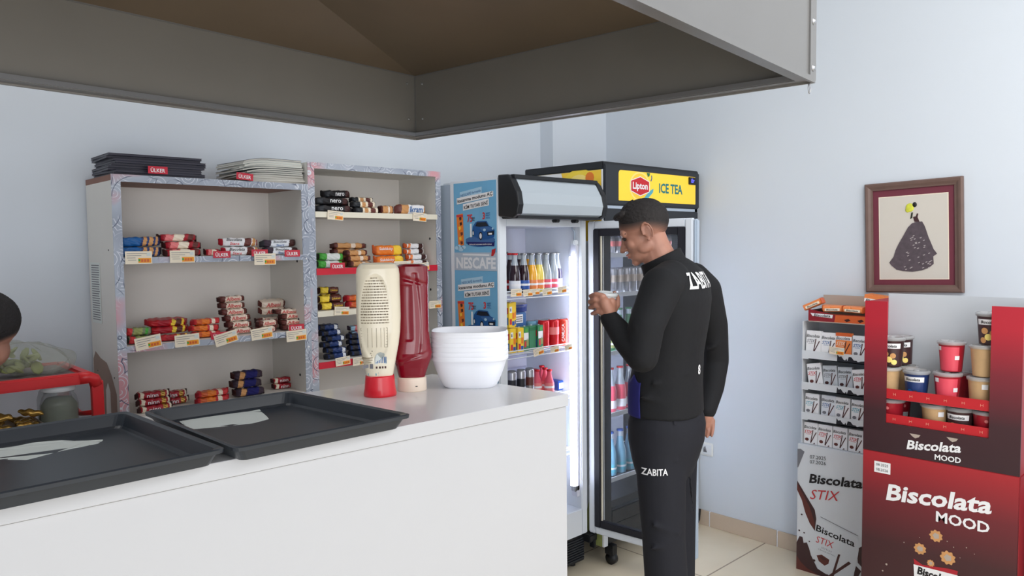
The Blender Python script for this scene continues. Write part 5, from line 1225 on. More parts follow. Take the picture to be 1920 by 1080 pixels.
# ================================================================== RED BISCUIT DISPLAY
MX = 3.0; MY0, MY1 = 1.160, .640; MDp = .36; MZ = .795
md = thing('biscuit_display', 'red and dark brown cardboard display with two tiers of round biscuit tubs', 'display stand', (MX+MDp/2, .9, 0))
o = MB(); o.box(MX, MX+MDp, MY1, MY0, 0, MZ, 'mood_box_print', .002); bs = o.build('base_box', md)
o = MB(); o.box(MX+.001, MX+MDp-.001, MY1-.003, MY1-.0005, 0.0, MZ-.002, 'mood_side'); o.build('base_side', bs)
def mp(y, z, d=0): return (MX-d, y, z)
def mood_print():
    o = MB(); P0 = lambda px, py, d: Vector(atX(px, py, MX-d))
    def tx(s_, px, py, w_, h_, m_, sl, sh=.15, bo=.04, d=.0012): c = P0(px, py, d); o.text(s_, c, (0, -1, sl), (0, 0, 1), w_, h_, m_, sh, bo)
    # letter sizes in metres
    a = P0(1660, 940, 0); b_ = P0(1860, 945, 0); wl = (a-b_).length
    tx('Biscolata', 1758, 935, wl*.97, .064, 'white_print', .09, .15, .03)
    a = P0(1753, 980, 0); b_ = P0(1856, 985, 0); tx('MOOD', 1804, 979, (a-b_).length*.96, .040, 'white_print', 0.0, 0, .025)
    c = P0(1654, 877, .0006); o.box(MX-.0008, MX-.0002, c.y-.030, c.y+.029, c.z-.021, c.z+.022, 'white_print', .0); 
    o.text('08.2025', (MX-.0014, c.y, c.z+.010), (0, -1, 0), (0, 0, 1), .044, .010, 'ink_dark', 0, .0); o.text('08.2026', (MX-.0014, c.y, c.z-.009), (0, -1, 0), (0, 0, 1), .044, .010, 'ink_dark', 0, .0)
    def blob(px, py, r_, m_, teeth=9, d=.001, n_=36):
        c = P0(px, py, d); o.poly([(c.x, c.y+r_*(1+.12*math.cos(teeth*2*PI*k/n_))*math.cos(2*PI*k/n_), c.z+r_*(1+.12*math.cos(teeth*2*PI*k/n_))*math.sin(2*PI*k/n_)) for k in range(n_)], m_)
    for px, py, r_ in ((1755, 1005, .021), (1725, 1029, .020), (1777, 1046, .024), (1745, 1056, .012)): blob(px, py, r_, 'biscuit'); blob(px, py, r_*.5, 'cardboard', 5, .0014)
    for px, py, r_ in ((1695, 1017, .002), (1724, 1008, .0015), (1788, 1026, .002), (1812, 1027, .002), (1827, 1039, .0015), (1776, 1015, .002), (1800, 1046, .0015), (1662, 1058, .004), (1655, 1070, .003)): blob(px, py, r_, 'cardboard', 3, .001, 10)
    # printed tub below the biscuits
    c1 = P0(1713, 1052, .0008); c2 = P0(1796, 1073, .0008)
    o.poly([(MX-.0008, c1.y, c1.z+.01), (MX-.0008, c1.y-.03, c1.z-.005), (MX-.0008, c2.y+.03, c2.z+.004), (MX-.0008, c2.y, c2.z+.004), (MX-.0008, c2.y+.03, c2.z-.22), (MX-.0008, c1.y-.03, c1.z-.22)], 'tub_red')
    o.poly([(MX-.0012, c1.y, c1.z-.012), (MX-.0012, c2.y, c2.z-.012), (MX-.0012, c2.y+.006, c2.z-.10), (MX-.0012, c1.y-.006, c1.z-.10)], 'white_print')
    o.text('Biscolata', (MX-.0018, (c1.y+c2.y)/2, (c1.z+c2.z)/2-.035), (0, -1, -.06), (0, 0, 1), (c1.y-c2.y)*.8, .030, 'black_print', .15, .04)
    o.build('print', bs)
mood_print()
# upper tray unit
TZ0, TZ1 = MZ+.001, 1.375; oy0, oy1, oz_b = 1.078, .735, .912
TH = .006
M0 = Matrix.Translation((0, 0, TZ0))
def upper():
    def placed(o, name, parent):
        ob = o.build(name, parent); return ob
    # front frame, one cut board with a U opening; origin at its foot so the printed colour runs up it
    o = MB(); r_ = .018
    outer = [(MY0, TZ0), (MY1, TZ0), (MY1, TZ1), (oy1, TZ1)]; inner = [(oy1, oz_b+r_), (oy1+r_*.3, oz_b+r_*.3), (oy1+r_, oz_b), (oy0-r_, oz_b), (oy0-r_*.3, oz_b+r_*.3), (oy0, oz_b+r_), (oy0, TZ1), (MY0, TZ1)]
    pts = outer+inner
    # split into three convex pieces that share edges
    o.box(MX, MX+TH, oy0, MY0, TZ0, TZ1, 'mood_top_print'); o.box(MX, MX+TH, MY1, oy1, TZ0, TZ1, 'mood_top_print'); o.box(MX, MX+TH, oy1, oy0, TZ0, oz_b, 'mood_top_print')
    f_ = o.build('front_frame', md, origin=None); 
    for v_ in f_.data.vertices: v_.co.z -= TZ0
    f_.location.z = TZ0
    o = MB(); o.box(MX+TH, MX+MDp-.03, MY0-TH, MY0, TZ0, TZ1-.002, 'mood_side'); o.build('side_panel', md)
    o = MB(); o.box(MX+TH, MX+MDp-.03, MY1, MY1+TH, TZ0, TZ1-.002, 'mood_side'); o.build('side_panel', md)
    o = MB(); o.box(MX+.222, MX+.227, MY1+TH, MY0-TH, TZ0, 1.392, 'stand_grey'); o.build('back_panel', md)
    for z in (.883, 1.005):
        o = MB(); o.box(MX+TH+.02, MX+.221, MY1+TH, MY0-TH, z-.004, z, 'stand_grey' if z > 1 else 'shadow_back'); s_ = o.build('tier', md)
    for z in (.908, 1.010):
        o = MB(); a, b_ = (oz_b+.0, oz_b+.034) if z < 1 else (1.005, 1.043)
        o.box(MX+.007, MX+.010, MY1+TH, MY0-TH, a, b_, 'mood_red'); s_ = o.build('tier_front', md)
        o = MB()
        for k in range(6):
            y_ = oy0-.028-k*.058; zc_ = (a+b_)/2; o.box(MX+.0064, MX+.007, y_-.0045, y_+.0045, zc_-.0005, zc_+.0005, 'tag_pink'); o.box(MX+.0064, MX+.007, y_-.0045, y_-.0037, zc_-.005, zc_+.004, 'tag_pink'); o.box(MX+.0064, MX+.007, y_+.0037, y_+.0045, zc_-.005, zc_+.004, 'tag_pink')
        o.build('icon_print', s_)
    o = MB()
    a = atX(1700, 835, MX-.001); b_ = atX(1802, 841, MX-.001); c = atX(1751, 837, MX); d_ = atX(1777, 860, MX)
    o.text('Biscolata', (MX-.0012, c.y, c.z), (0, -1, .11), (0, 0, 1), (a.y-b_.y), .035, 'white_print', .15, .03); o.text('MOOD', (MX-.0012, d_.y, d_.z), (0, -1, .03), (0, 0, 1), .086, .021, 'white_print', 0, .025)
    # torn paper spots under the opening
    for px, py in ((1716, 817), (1786, 824)):
        q = atX(px, py, MX-.0006); o2 = MB(); o2.poly([(q.x, q.y+.020, q.z+.006), (q.x, q.y-.018, q.z+.005), (q.x, q.y-.012, q.z-.004), (q.x, q.y, q.z-.010), (q.x, q.y+.010, q.z-.004)], 'cardboard'); o2.build('torn_patch', f_)
    o.build('print', f_, local=False)
upper()
for ch in list(md.children):
    pass
def tub(body, lab_mat, text=None, pic=None, h=.108, r=.046, lidded=True, rot=0.0, white_band=True, name='biscuit_tub'):
    t = bpy.data.objects.new(name, None); col.objects.link(t)
    o = MB(); o.lathe([(r*.76, 0), (r*.78, .003), (r*.95, h-.008), (r*1.0, h-.004)], [body]*3, 28); b_ = o.build('cup', t, local=True)
    # printed front facing -x
    o = MB(); R0 = lambda z: r*(.78+.17*(z-.003)/(h-.011))+.0005
    def patch(a0, a1, z0, z1, m_, d=0.0, n_=8):
        o.grid(lambda u, v: ((R0(z0+(z1-z0)*v)+d)*math.cos(PI+a0+(a1-a0)*u), (R0(z0+(z1-z0)*v)+d)*math.sin(PI+a0+(a1-a0)*u), z0+(z1-z0)*v), n_, 1, m_)
    if lab_mat: patch(-.9+rot, .9+rot, .004, h-.014, lab_mat)
    if white_band: patch(-.95+rot, .95+rot, h*.66, h*.84, 'white_print', .0004)
    if pic:
        for a, z, s_, m_ in pic:
            rd = s_*.15
            if m_ == 'white_print': patch(a-s_*4+rot, a+s_*4+rot, z*h-rd, z*h+rd, m_, .0006, 3); continue
            def dsc(u, v):
                zz = z*h+rd*v*math.sin(2*PI*u); rr = R0(zz)+.0007; an = PI+a+rot+rd*v*math.cos(2*PI*u)/rr; return (rr*math.cos(an), rr*math.sin(an), zz)
            o.grid(dsc, 14, 2, m_, cu=True)
    if text:
        ang = PI+rot; N_ = Vector((math.cos(ang), math.sin(ang), 0)); vs, fs, asp = text_mesh(text, .02); W_ = r*1.15; Hh = h*.10; rr = R0(h*.75)+.0014; P_ = []
        for x, y in vs: a = ang+(x*W_+.15*y*Hh)/rr; P_.append((rr*math.cos(a), rr*math.sin(a), h*.75+y*Hh))
        o.add(P_, fs, 'black_print')
    if o.v: o.build('label', b_, local=True)
    if lidded:
        o = MB(); o.lathe([(r*1.0, h-.008), (r*1.07, h-.006), (r*1.07, h+.003), (r*.95, h+.006), (r*.80, h+.006), (r*.78, h+.002), (.001, h+.002)], 'clear_plastic', 28, cap=False); o.lathe([(r*.24, h+.002), (r*.2, h+.007), (.001, h+.007)], 'clear_plastic', 16, cap=False); l_ = o.build('lid', t, local=True)
    return t
cook = [(-.35, .46, .075, 'biscuit'), (-.05, .26, .08, 'pale_yellow'), (.3, .40, .07, 'biscuit'), (.42, .17, .07, 'pale_yellow'), (-.5, .15, .07, 'biscuit')]
TB = {}
def T(kind, px, py_base, X, lab, rz=0.0, sc=1.0, z=None, tip=(0, 0)):
    p = atX(px, py_base, X); zz = p.z if z is None else z
    spec = dict(tan=('tub_tan', None, None, None, 1), dark=('tub_dark', 'tub_dark', 'Biscolata', cook, 1), navy=('tub_navy', 'tub_navy', 'Biscolata', [(-.3, .3, .07, 'deep_blue'), (.2, .25, .08, 'choc_mid')], 1), pink=('tub_red', 'tub_pink', None, [(-.8, .8, .05, 'white_print'), (.75, .5, .05, 'white_print')], 0), tanlab=('tub_tan', None, None, [(.7, .75, .06, 'white_print')], 0), redw=('tub_red', None, None, [(.0, .35, .11, 'white_print'), (0, .75, .04, 'print_pink')], 0))[kind]
    if kind not in TB:
        TB[kind] = tub(spec[0], spec[1], spec[2], spec[3], white_band=bool(spec[4]) and kind in ('dark', 'navy')); ob = TB[kind]; tag(ob, lab, 'tub', 'round biscuit tubs'); ob.location = (X, p.y, zz); ob.rotation_euler = (tip[0], tip[1], rz)
    else: ob = dup(TB[kind], (X, p.y, zz), (tip[0], tip[1], rz), lab)
    ob.scale = (sc,)*3
u_, l2 = 1.0055, .8838; H_ = .1145
XF, XR = MX+.066, MX+.166
T('tan', 1664, 740, XF, 'tan tub at the far corner of the upper tier', z=u_)
T('tan', 1697, 738, XR, 'tan tub half behind the navy tub', z=u_, sc=.97)
T('navy', 1718, 740, XF, 'navy blue biscuit tub with a white name band', z=u_, sc=.98)
T('dark', 1672, 660, XF+.02, 'brown labelled tub, nearest the corner on the second layer', z=u_+H_, rz=.15)
T('dark', 1692, 655, XR, 'brown labelled tub leaning on the second layer', z=u_+H_-.001, rz=.25, tip=(-.06, 0), sc=.97)
T('pink', 1776, 742, XF, 'pink and red tub at the front of the upper tier', z=u_, rz=.2, sc=1.02)
T('pink', 1798, 742, XR, 'red tub standing behind the pink tub', z=u_, rz=-1.0, sc=.95)
T('pink', 1784, 665, XF+.02, 'pink and red tub stacked on the other pink tub', z=u_+H_*1.02+.001, rz=.0, sc=.98)
T('tanlab', 1840, 745, XF, 'tan tub, lowest of the stack by the tall red post', z=u_, sc=.98, rz=-.2)
T('tan', 1845, 680, XF, 'tan tub in the middle of the stack by the red post', z=u_+H_, sc=.98, rz=.9)
T('dark', 1858, 620, XF+.004, 'brown labelled tub topmost beside the tall red post', z=u_+2*H_, rz=.1, sc=1.0)
T('redw', 1671, 800, XF, 'red and white tub at the corner of the lower tier', z=l2)
T('redw', 1686, 800, XR, 'red tub behind in the lower tier corner', z=l2, rz=.8, sc=.92)
T('tanlab', 1752, 805, XF, 'pale tan tub with a white name corner in the lower tier', z=l2, rz=.1)
T('dark', 1800, 808, XF, 'brown labelled tub with round biscuits in the lower tier', z=l2)
T('redw', 1850, 812, XF, 'red and white tub at the near end of the lower tier', z=l2, rz=.2)
# shop goods beyond the display, at the picture's edge
o = MB(); o.box(MX+.06, MX+.40, .36, .60, 0, .72, 'dark_green', .006); sh = thing('side_stand', 'dark stand with a lime green panel beyond the red display', 'display stand', (MX+.23, .48, 0)); o.build('body', sh)
o = MB(); o.box(MX+.05, MX+.058, .37, .585, .28, .62, 'lime', .002); o.build('panel', sh)
o = MB(); o.box(MX+.05, MX+.058, .37, .585, .06, .26, 'print_pink', .002); pp_ = o.build('panel', sh); pp_['label'] = 'pink printed panel'

# ================================================================== PEOPLE
from mathutils.bvhtree import BVHTree
mat('stubble', (92, 70, 66), 0.8, noise=0.25, nscale=60); mat('stubble_light', (142, 104, 92), 0.7, noise=0.15, nscale=60); mat('lip', (170, 104, 96), .45); mat('eye_dark', (30, 24, 24), .3); mat('brow', (44, 34, 32), .8)
mat('cup_lid', (206, 210, 212), .35); mat('cup_white', (226, 228, 230), .4); mat('nail', (206, 158, 142), .35)
def remesh(o, vox, it=3, fac=.5):
    m = o.modifiers.new('fuse', 'REMESH'); m.mode = 'VOXEL'; m.voxel_size = vox; m.use_smooth_shade = True
    s_ = o.modifiers.new('soft', 'SMOOTH'); s_.factor = fac; s_.iterations = it; return o
def basis(F, U):
    F = F.normalized(); U = (U-F*U.dot(F)).normalized(); L = U.cross(F)     # forward, his left, up
    return F, L, U
def head_parts(mb, C0, F, L, U, parent_fn, long_hair=False):
    """adds the bare head to mb and returns builders of hair, brows, eyes, ears in the same frame"""
    HS = .95
    def P(x, y, z): return C0+(F*x+L*y+U*z)*HS
    Q = Matrix((F, L, U)).transposed()
    def el(x, y, z, a, b_, c, seg=24): mb.ball(P(x, y, z), (a*HS, b_*HS, c*HS), 'skin_tone', seg, rot=Q)
    el(-.008, 0, .024, .096, .075, .084, 32); el(.030, 0, -.030, .062, .062, .080, 28); el(.048, 0, -.082, .046, .046, .034); el(.036, .024, -.075, .040, .026, .034); el(.036, -.024, -.075, .040, .026, .034)
    el(.080, 0, -.104, .018, .022, .015); el(.074, 0, .016, .020, .050, .020); el(.079, 0, .006, .011, .046, .008)
    mb.limb([P(.086, 0, .004), P(.098, 0, -.022), P(.111, 0, -.042)], [.0075, .0085, .0105], 'skin_tone', 12)
    for s_ in (-1, 1):
        el(.100, s_*.010, -.044, .010, .0075, .007, 12); el(.062, s_*.040, -.034, .022, .018, .022, 16); el(.020, s_*.052, -.062, .032, .012, .026, 16)
        # ear: bowl, rim and lobe
        el(-.010, s_*.073, -.016, .016, .006, .027, 16)
        rim = [P(-.002+.0*k, s_*.076, 0) for k in range(1)]
        ring = []
        for k in range(13):
            a = R(250-250*k/12-10); ring.append(P(-.012+.019*math.cos(a)*1.0, s_*(.082-.004*math.cos(a)), -.014+.031*math.sin(a)))
        mb.limb(ring, [.0042]*len(ring), 'skin_tone', 8); mb.ball(P(-.004, s_*.078, -.044), (.008, .005, .009), 'skin_tone', 10, rot=Q)
    el(.094, 0, -.066, .010, .020, .0055, 14); el(.091, 0, -.077, .010, .018, .006, 14)
    def surf(az, e, k, dx=0.0):       # point on the cranium shell; az 0 = front, elevation e
        ca, sa, ce, se = math.cos(az), math.sin(az), math.cos(e), math.sin(e)
        return P(-.008+(.096+k)*ca*ce+dx, (.075+k)*sa*ce, .024+(.084+k)*se)
    def shell(name, mt, elo, kfun, nu=64, nv=22, par=None):
        o = MB()
        def fn(u, v):
            az = 2*PI*u; e0 = R(elo(az)); e = e0+(PI/2-e0)*v; k = kfun(az, e, v); return surf(az, e, k)
        o.grid(fn, nu, nv, mt, True, cu=True)
        return o
    front = lambda az: (math.cos(az)+1)/2
    side = lambda az: abs(math.sin(az))
    fb = lambda az: max(0, -math.cos(az))
    hl = lambda az: 28*front(az)**3-2-30*fb(az)**1.3
    lo_ = lambda az: hl(az)-20-10*fb(az)
    if long_hair: hl = lambda az: (22 if math.cos(az) > .55 else (-6 if math.cos(az) > 0 else -40)); lo_ = lambda az: hl(az)-7
    h1 = shell('hair', 'hair', hl, lambda az, e, v: (.0008 if v < .01 else .0015+.008*min(1, v*1.5)+.006*front(az)**2*min(1, v*3))+(.0010*math.sin(az*23+e*31)+.0008*math.sin(az*57-e*43))*min(1, v*3), 96, 30)
    fade = ['fade_%d' % k for k in range(7)]
    for k, n_ in enumerate(fade):
        t_ = (k+.5)/7; mat(n_, tuple(int(160*(1-t_)+34*t_) if q == 0 else (int(112*(1-t_)+29*t_) if q == 1 else int(93*(1-t_)+28*t_)) for q in range(3)), .75)
    h2 = MB()
    def ff(u, v): az = 2*PI*u; e0 = R(lo_(az)); e1 = R(hl(az)+4); e = e0+(e1-e0)*v; return surf(az, e, .0006+.0014*v)
    h2.grid(ff, 72, 14, lambda u, v: fade[min(6, int(v*7))], True, cu=True)
    h3 = None
    for k in range(9):
        a = -.8+1.6*k/8; c = surf(a, R(42), .008); h1.ball(c+F*.005, (.018, .014, .013), 'hair', 12, rot=Q)
    br = MB()
    for s_ in (-1, 1): br.limb([P(.088, s_*.012, .014), P(.086, s_*.030, .019), P(.070, s_*.048, .012)], [.0035, .004, .002], 'brow', 8)
    ey = MB()
    for s_ in (-1, 1): ey.ball(P(.082, s_*.031, -.008), (.008, .012, .0045), 'eye_dark', 10, rot=Q); ey.limb([P(.087, s_*.020, -.003), P(.088, s_*.031, .0), P(.076, s_*.044, -.005)], [.0018, .0025, .0015], 'brow', 6)
    lp = MB(); lp.ball(P(.0965, 0, -.066), (.010, .0185, .0048), 'lip', 12, rot=Q); lp.ball(P(.0935, 0, -.0765), (.010, .0165, .0055), 'lip', 12, rot=Q)
    er = MB()
    return P, Q, (h1, h2, h3, br, ey, lp)
def add_head_extras(ex, body):
    for m_, n_ in zip(ex, ('hair', 'hair', 'hair', 'eyebrows', 'eyes', 'lips')):
        if m_ is None: continue
        o = m_.build(n_, body)
        if n_ == 'hair' and m_ is not ex[0]: o['label'] = 'closely clipped side hair'
def finger(mb, pts, r0): mb.limb(pts, [r0*(1-.10*k) for k in range(len(pts))], 'skin_tone', 10)
def conform(txt_mb_args, target, name, off=.004, parent=None, cuts=8):
    """lettering laid on curved cloth"""
    s_, c, ux, uy, w_, h_, m_, sh, bo = txt_mb_args
    vs, fs, asp = text_mesh(s_, bo); ux = Vector(ux).normalized(); uy = Vector(uy); uy = (uy-ux*uy.dot(ux)).normalized(); c = Vector(c)
    bm = bmesh.new(); bv = [bm.verts.new((x, y, 0)) for x, y in vs]
    for f in fs:
        try: bm.faces.new([bv[i] for i in f])
        except ValueError: pass
    for k in range(1, cuts*3): bmesh.ops.bisect_plane(bm, geom=bm.verts[:]+bm.edges[:]+bm.faces[:], plane_co=(-.5+k/(cuts*3), 0, 0), plane_no=(1, 0, 0))
    for k in range(1, cuts): bmesh.ops.bisect_plane(bm, geom=bm.verts[:]+bm.edges[:]+bm.faces[:], plane_co=(0, -.5+k/cuts, 0), plane_no=(0, 1, 0))
    bm.verts.index_update(); o = MB()
    o.add([c+ux*(v.co.x*w_+sh*v.co.y*h_)+uy*(v.co.y*h_) for v in bm.verts], [tuple(v.index for v in f.verts) for f in bm.faces], m_); bm.free()
    bpy.context.view_layer.update(); dg = bpy.context.evaluated_depsgraph_get(); te = target.evaluated_get(dg); me = te.to_mesh(); Mt = world_of(target)
    bvh = BVHTree.FromPolygons([Mt @ v.co for v in me.vertices], [tuple(p.vertices) for p in me.polygons]); te.to_mesh_clear()
    n_ = ux.cross(uy).normalized()
    for k, p in enumerate(o.v):
        hit = bvh.ray_cast(p+n_*.25, -n_)
        if hit[0] is not None: o.v[k] = hit[0]+n_*off
    return o.build(name, parent)

def man():
    c_ = math.cos(R(24)); s_ = math.sin(R(24)); Fb = (-_r0*c_+_f0*s_); Lb = (-_f0*c_-_r0*s_); Z = Vector((0, 0, 1))
    root_xy = atD(1252, 900, 2.84)
    man_ = MB()
    A = lambda px, py, d: atD(px, py, d)
    th = R(14); Fh, Lh, Uh = basis((-_r0*math.cos(th)+_f0*math.sin(th))*math.cos(R(24))-Z*math.sin(R(24)), Z)
    C0 = A(1208, 430, 2.80)
    P, Q, ex = head_parts(man_, C0, Fh, Lh, Uh, None)
    neck = A(1252, 500, 2.80)
    man_.limb([P(-.016, 0, -.045), P(-.014, 0, -.085), A(1248, 502, 2.80)], [.050, .050, .060], 'skin_tone', 24); man_.limb([P(.0, 0, -.07), A(1238, 505, 2.80)], [.048, .052], 'skin_tone', 20)
    # torso, limbs under the clothes: one continuous body
    Qb = Matrix((Fb, Lb, Z)).transposed()
    def tor(px, py, a, b_, c): man_.ball(A(px, py, 2.82), (a, b_, c), 'skin_tone', 24, rot=Qb)
    tor(1268, 560, .095, .17, .13); tor(1256, 680, .10, .14, .16); tor(1252, 800, .10, .15, .12)
    lsh, lel, lwr = A(1243, 540, 2.63), A(1203, 672, 2.58), A(1143, 594, 2.70)
    rsh, rel, rwr = A(1322, 545, 2.99), A(1343, 675, 3.06), A(1325, 766, 2.96)
    man_.limb([lsh, lel, lwr], [.045, .038, .027]); man_.limb([rsh, A(1340, 660, 3.045), A(1336, 722, 3.02), rwr], [.040, .030, .028, .026])
    lh, lk, la = A(1240, 835, 2.75), A(1245, 1000, 2.74), A(1256, 1232, 2.78); rh, rk, ra = A(1264, 835, 2.91), A(1263, 1000, 2.91), A(1262, 1222, 2.93)
    la.z = ra.z = .09
    man_.limb([lh, lk, la], [.07, .05, .04]); man_.limb([rh, rk, ra], [.07, .05, .04])
    # left hand round the cup
    W = A(1143, 594, 2.70)
    man_.limb([W, A(1141, 583, 2.692), A(1134, 568, 2.688)], [.025, .026, .022]); man_.limb([A(1146, 582, 2.70), A(1147, 566, 2.70)], [.018, .016]); man_.limb([A(1130, 585, 2.692), A(1128, 556, 2.69)], [.014, .011])
    for k, (y_, ln) in enumerate(((554, 0), (565, 2), (576, 1), (587, -3))):
        finger(man_, [A(1132-k*.5, y_+1, 2.690), A(1117-ln, y_-3, 2.695), A(1107-ln, y_+1, 2.722), A(1114-ln, y_+2, 2.758)], .0095 if k < 3 else .0085)
    finger(man_, [A(1150, 584, 2.70), A(1158, 572, 2.715), A(1158, 558, 2.735), A(1152, 549, 2.748)], .0115)
    # right hand hanging
    D_ = Vector((0, 0, -1)); rw = rwr; pc_ = rw+D_*.045-_r0*.004
    man_.limb([rw, rw+D_*.03, pc_+D_*.015], [.026, .026, .022])
    for k in range(4):
        o_ = Fb*(.026-.017*k)+D_*.045; b_ = rw+o_; finger(man_, [b_, b_+D_*(.030 if k else .028)+Lb*.006, b_+D_*(.050-.004*abs(k-1.5))+Lb*.018, b_+D_*(.060-.005*abs(k-1.5))+Lb*.034], .0088-.0006*(k == 3))
    finger(man_, [rw+D_*.02+Fb*.02, rw+D_*.048+Fb*.038+Lb*.012, rw+D_*.072+Fb*.036+Lb*.022], .0105)
    body = man_.build('person', origin=(root_xy.x, root_xy.y, 0)); tag(body, 'standing man in a black jacket and dark trousers looking down at the cup he holds', 'person')
    remesh(body, .0038, 2, .4)
    add_head_extras(ex, body)
    # jacket
    rings = [(1250, 772, .132, .168), (1249, 740, .132, .168), (1249, 715, .130, .166), (1255, 660, .122, .170), (1265, 600, .122, .188), (1271, 560, .118, .198), (1273, 530, .108, .190), (1270, 508, .090, .150), (1262, 492, .074, .105), (1252, 482, .062, .078)]
    def lerp_ring(t):
        k = t*(len(rings)-1); i_ = min(int(k), len(rings)-2); f_ = k-i_; return [rings[i_][j]*(1-f_)+rings[i_+1][j]*f_ for j in range(4)]
    def tpt(u, t, off=0.0):
        px, py, a, b_ = lerp_ring(t); c = A(px, py, 2.82); an = 2*PI*u; n_ = 2.3; cc, ss = math.cos(an), math.sin(an); q = (abs(cc)**n_+abs(ss)**n_)**(-1/n_)
        return c+Fb*((a+off)*q*cc)+Lb*((b_+off)*q*ss)
    j = MB(); N_ = 40; M_ = 36; vs = [tpt(i/N_, k/M_) for k in range(M_+1) for i in range(N_)]; fs = [(k*N_+i, k*N_+(i+1) % N_, (k+1)*N_+(i+1) % N_, (k+1)*N_+i) for k in range(M_) for i in range(N_)]
    fs.append(tuple(range(N_-1, -1, -1))); fs.append(tuple(M_*N_+i for i in range(N_))); j.add(vs, fs, 'jacket_black')
    j.limb([A(1258, 522, 2.70), A(1240, 538, 2.64), A(1212, 610, 2.575), A(1204, 668, 2.57)], [.066, .072, .062, .056], 'jacket_black', 20)
    j.limb([A(1204, 668, 2.57), A(1176, 640, 2.62), A(1143, 597, 2.695)], [.056, .048, .034], 'jacket_black', 20)
    j.limb([A(1300, 522, 2.92), A(1320, 545, 2.97), A(1337, 610, 3.02), A(1342, 676, 3.06)], [.062, .068, .058, .052], 'jacket_black', 20)
    j.limb([A(1342, 676, 3.06), A(1336, 725, 3.02), A(1325, 768, 2.965)], [.052, .046, .038], 'jacket_black', 20)
    rnd = random.Random(5)
    for p0, p1, r_ in ((A(1225, 590, 2.56), A(1190, 615, 2.53), .010), (A(1180, 655, 2.56), A(1215, 690, 2.53), .012), (A(1240, 640, 2.66), A(1275, 655, 2.66), .010), (A(1225, 720, 2.665), A(1290, 700, 2.67), .011), (A(1200, 745, 2.68), A(1260, 750, 2.66), .010), (A(1350, 640, 2.98), A(1326, 655, 2.99), .010)):
        j.limb([p0, (p0+p1)/2+Vector((0, 0, -.004)), p1], [r_*.5, r_, r_*.5], 'jacket_black', 10)
    jk = j.build('jacket', body); remesh(jk, .0065, 6, .5); jk['label'] = 'black zip jacket with white back lettering'
    # collar
    cc_ = A(1240, 490, 2.80); ax = (A(1232, 470, 2.80)-A(1246, 506, 2.80)).normalized(); Fc, Lc, Uc = basis(Fb, ax)
    Uc = ax; Fc = (Fb-ax*Fb.dot(ax)).normalized(); Lc = Uc.cross(Fc)
    o = MB(); 
    def col_(u, v):
        a = 2*PI*u; prof = [(.070, -.030), (.066, .004), (.066, .016), (.060, .018), (.058, .010), (.060, -.030)]; k = v*5; i_ = min(int(k), 4); f_ = k-i_; r_ = prof[i_][0]*(1-f_)+prof[i_+1][0]*f_; z = prof[i_][1]*(1-f_)+prof[i_+1][1]*f_
        return cc_+Fc*(r_*1.22*math.cos(a)-.003)+Lc*(r_*1.05*math.sin(a))+Uc*(z-.006*math.cos(a))
    o.grid(col_, 40, 15, 'jacket_black', True, cu=True); o.build('collar', jk)
    # blue side panel, left front of the hem
    o = MB(); 
    def bl(u, v):
        uu = .055+.125*u; tt = .005+.26*v*(1-.10*abs(math.sin(5*u))); return tpt(uu, tt, .0045)
    o.grid(bl, 16, 16, 'jacket_blue', True); sp2 = o.build('side_panel', jk); sp2['label'] = 'dark blue jacket panel'; so_ = sp2.modifiers.new('t', 'SOLIDIFY'); so_.thickness = .002
    bn = -Fb; 
    conform(('ZABITA', A(1273, 523, 2.82)-Fb*.11+Lb*.070, -Lb, Z, .185, .058, 'white_print', .0, .02), jk, 'back_lettering', .003, jk)
    conform(('8', A(1307, 690, 2.76), _r0, Z, .013, .036, 'white_print', 0, .02), jk, 'white_emblem', .003, jk)
    # trousers
    t = MB(); rg = [(1250, 756, .124, .158), (1250, 790, .142, .172), (1249, 822, .138, .172), (1247, 860, .118, .165), (1246, 885, .10, .15)]
    def tp(u, v):
        k = v*(len(rg)-1); i_ = min(int(k), len(rg)-2); f_ = k-i_; px, py, a, b_ = [rg[i_][q]*(1-f_)+rg[i_+1][q]*f_ for q in range(4)]; c = A(px, py, 2.82); an = 2*PI*u
        return c+Fb*(a*math.cos(an))+Lb*(b_*math.sin(an))
    vs = [tp(i/36, k/16) for k in range(17) for i in range(36)]; fs = [(k*36+i, (k+1)*36+i, (k+1)*36+(i+1) % 36, k*36+(i+1) % 36) for k in range(16) for i in range(36)]; fs.append(tuple(range(36))); fs.append(tuple(16*36+35-i for i in range(36))); t.add(vs, fs, 'trousers')
    t.limb([A(1240, 845, 2.75), A(1240, 905, 2.745), A(1244, 1000, 2.74), A(1250, 1100, 2.76), la+Vector((0, 0, -.02))], [.094, .088, .078, .078, .078], 'trousers', 24)
    t.limb([A(1263, 845, 2.90), A(1264, 905, 2.90), A(1265, 1000, 2.91), A(1264, 1100, 2.92), ra+Vector((0, 0, -.02))], [.090, .084, .078, .078, .078], 'trousers', 24)
    for p0, p1, r_ in ((A(1205, 845, 2.70), A(1270, 865, 2.66), .008), (A(1225, 985, 2.665), A(1275, 1000, 2.67), .010), (A(1220, 1030, 2.67), A(1262, 1018, 2.67), .008), (A(1290, 850, 2.72), A(1300, 960, 2.83), .007)): t.limb([p0, (p0+p1)/2, p1], [r_*.5, r_, r_*.5], 'trousers', 10)
    tr_ = t.build('trousers', body); remesh(tr_, .0065, 6, .5)
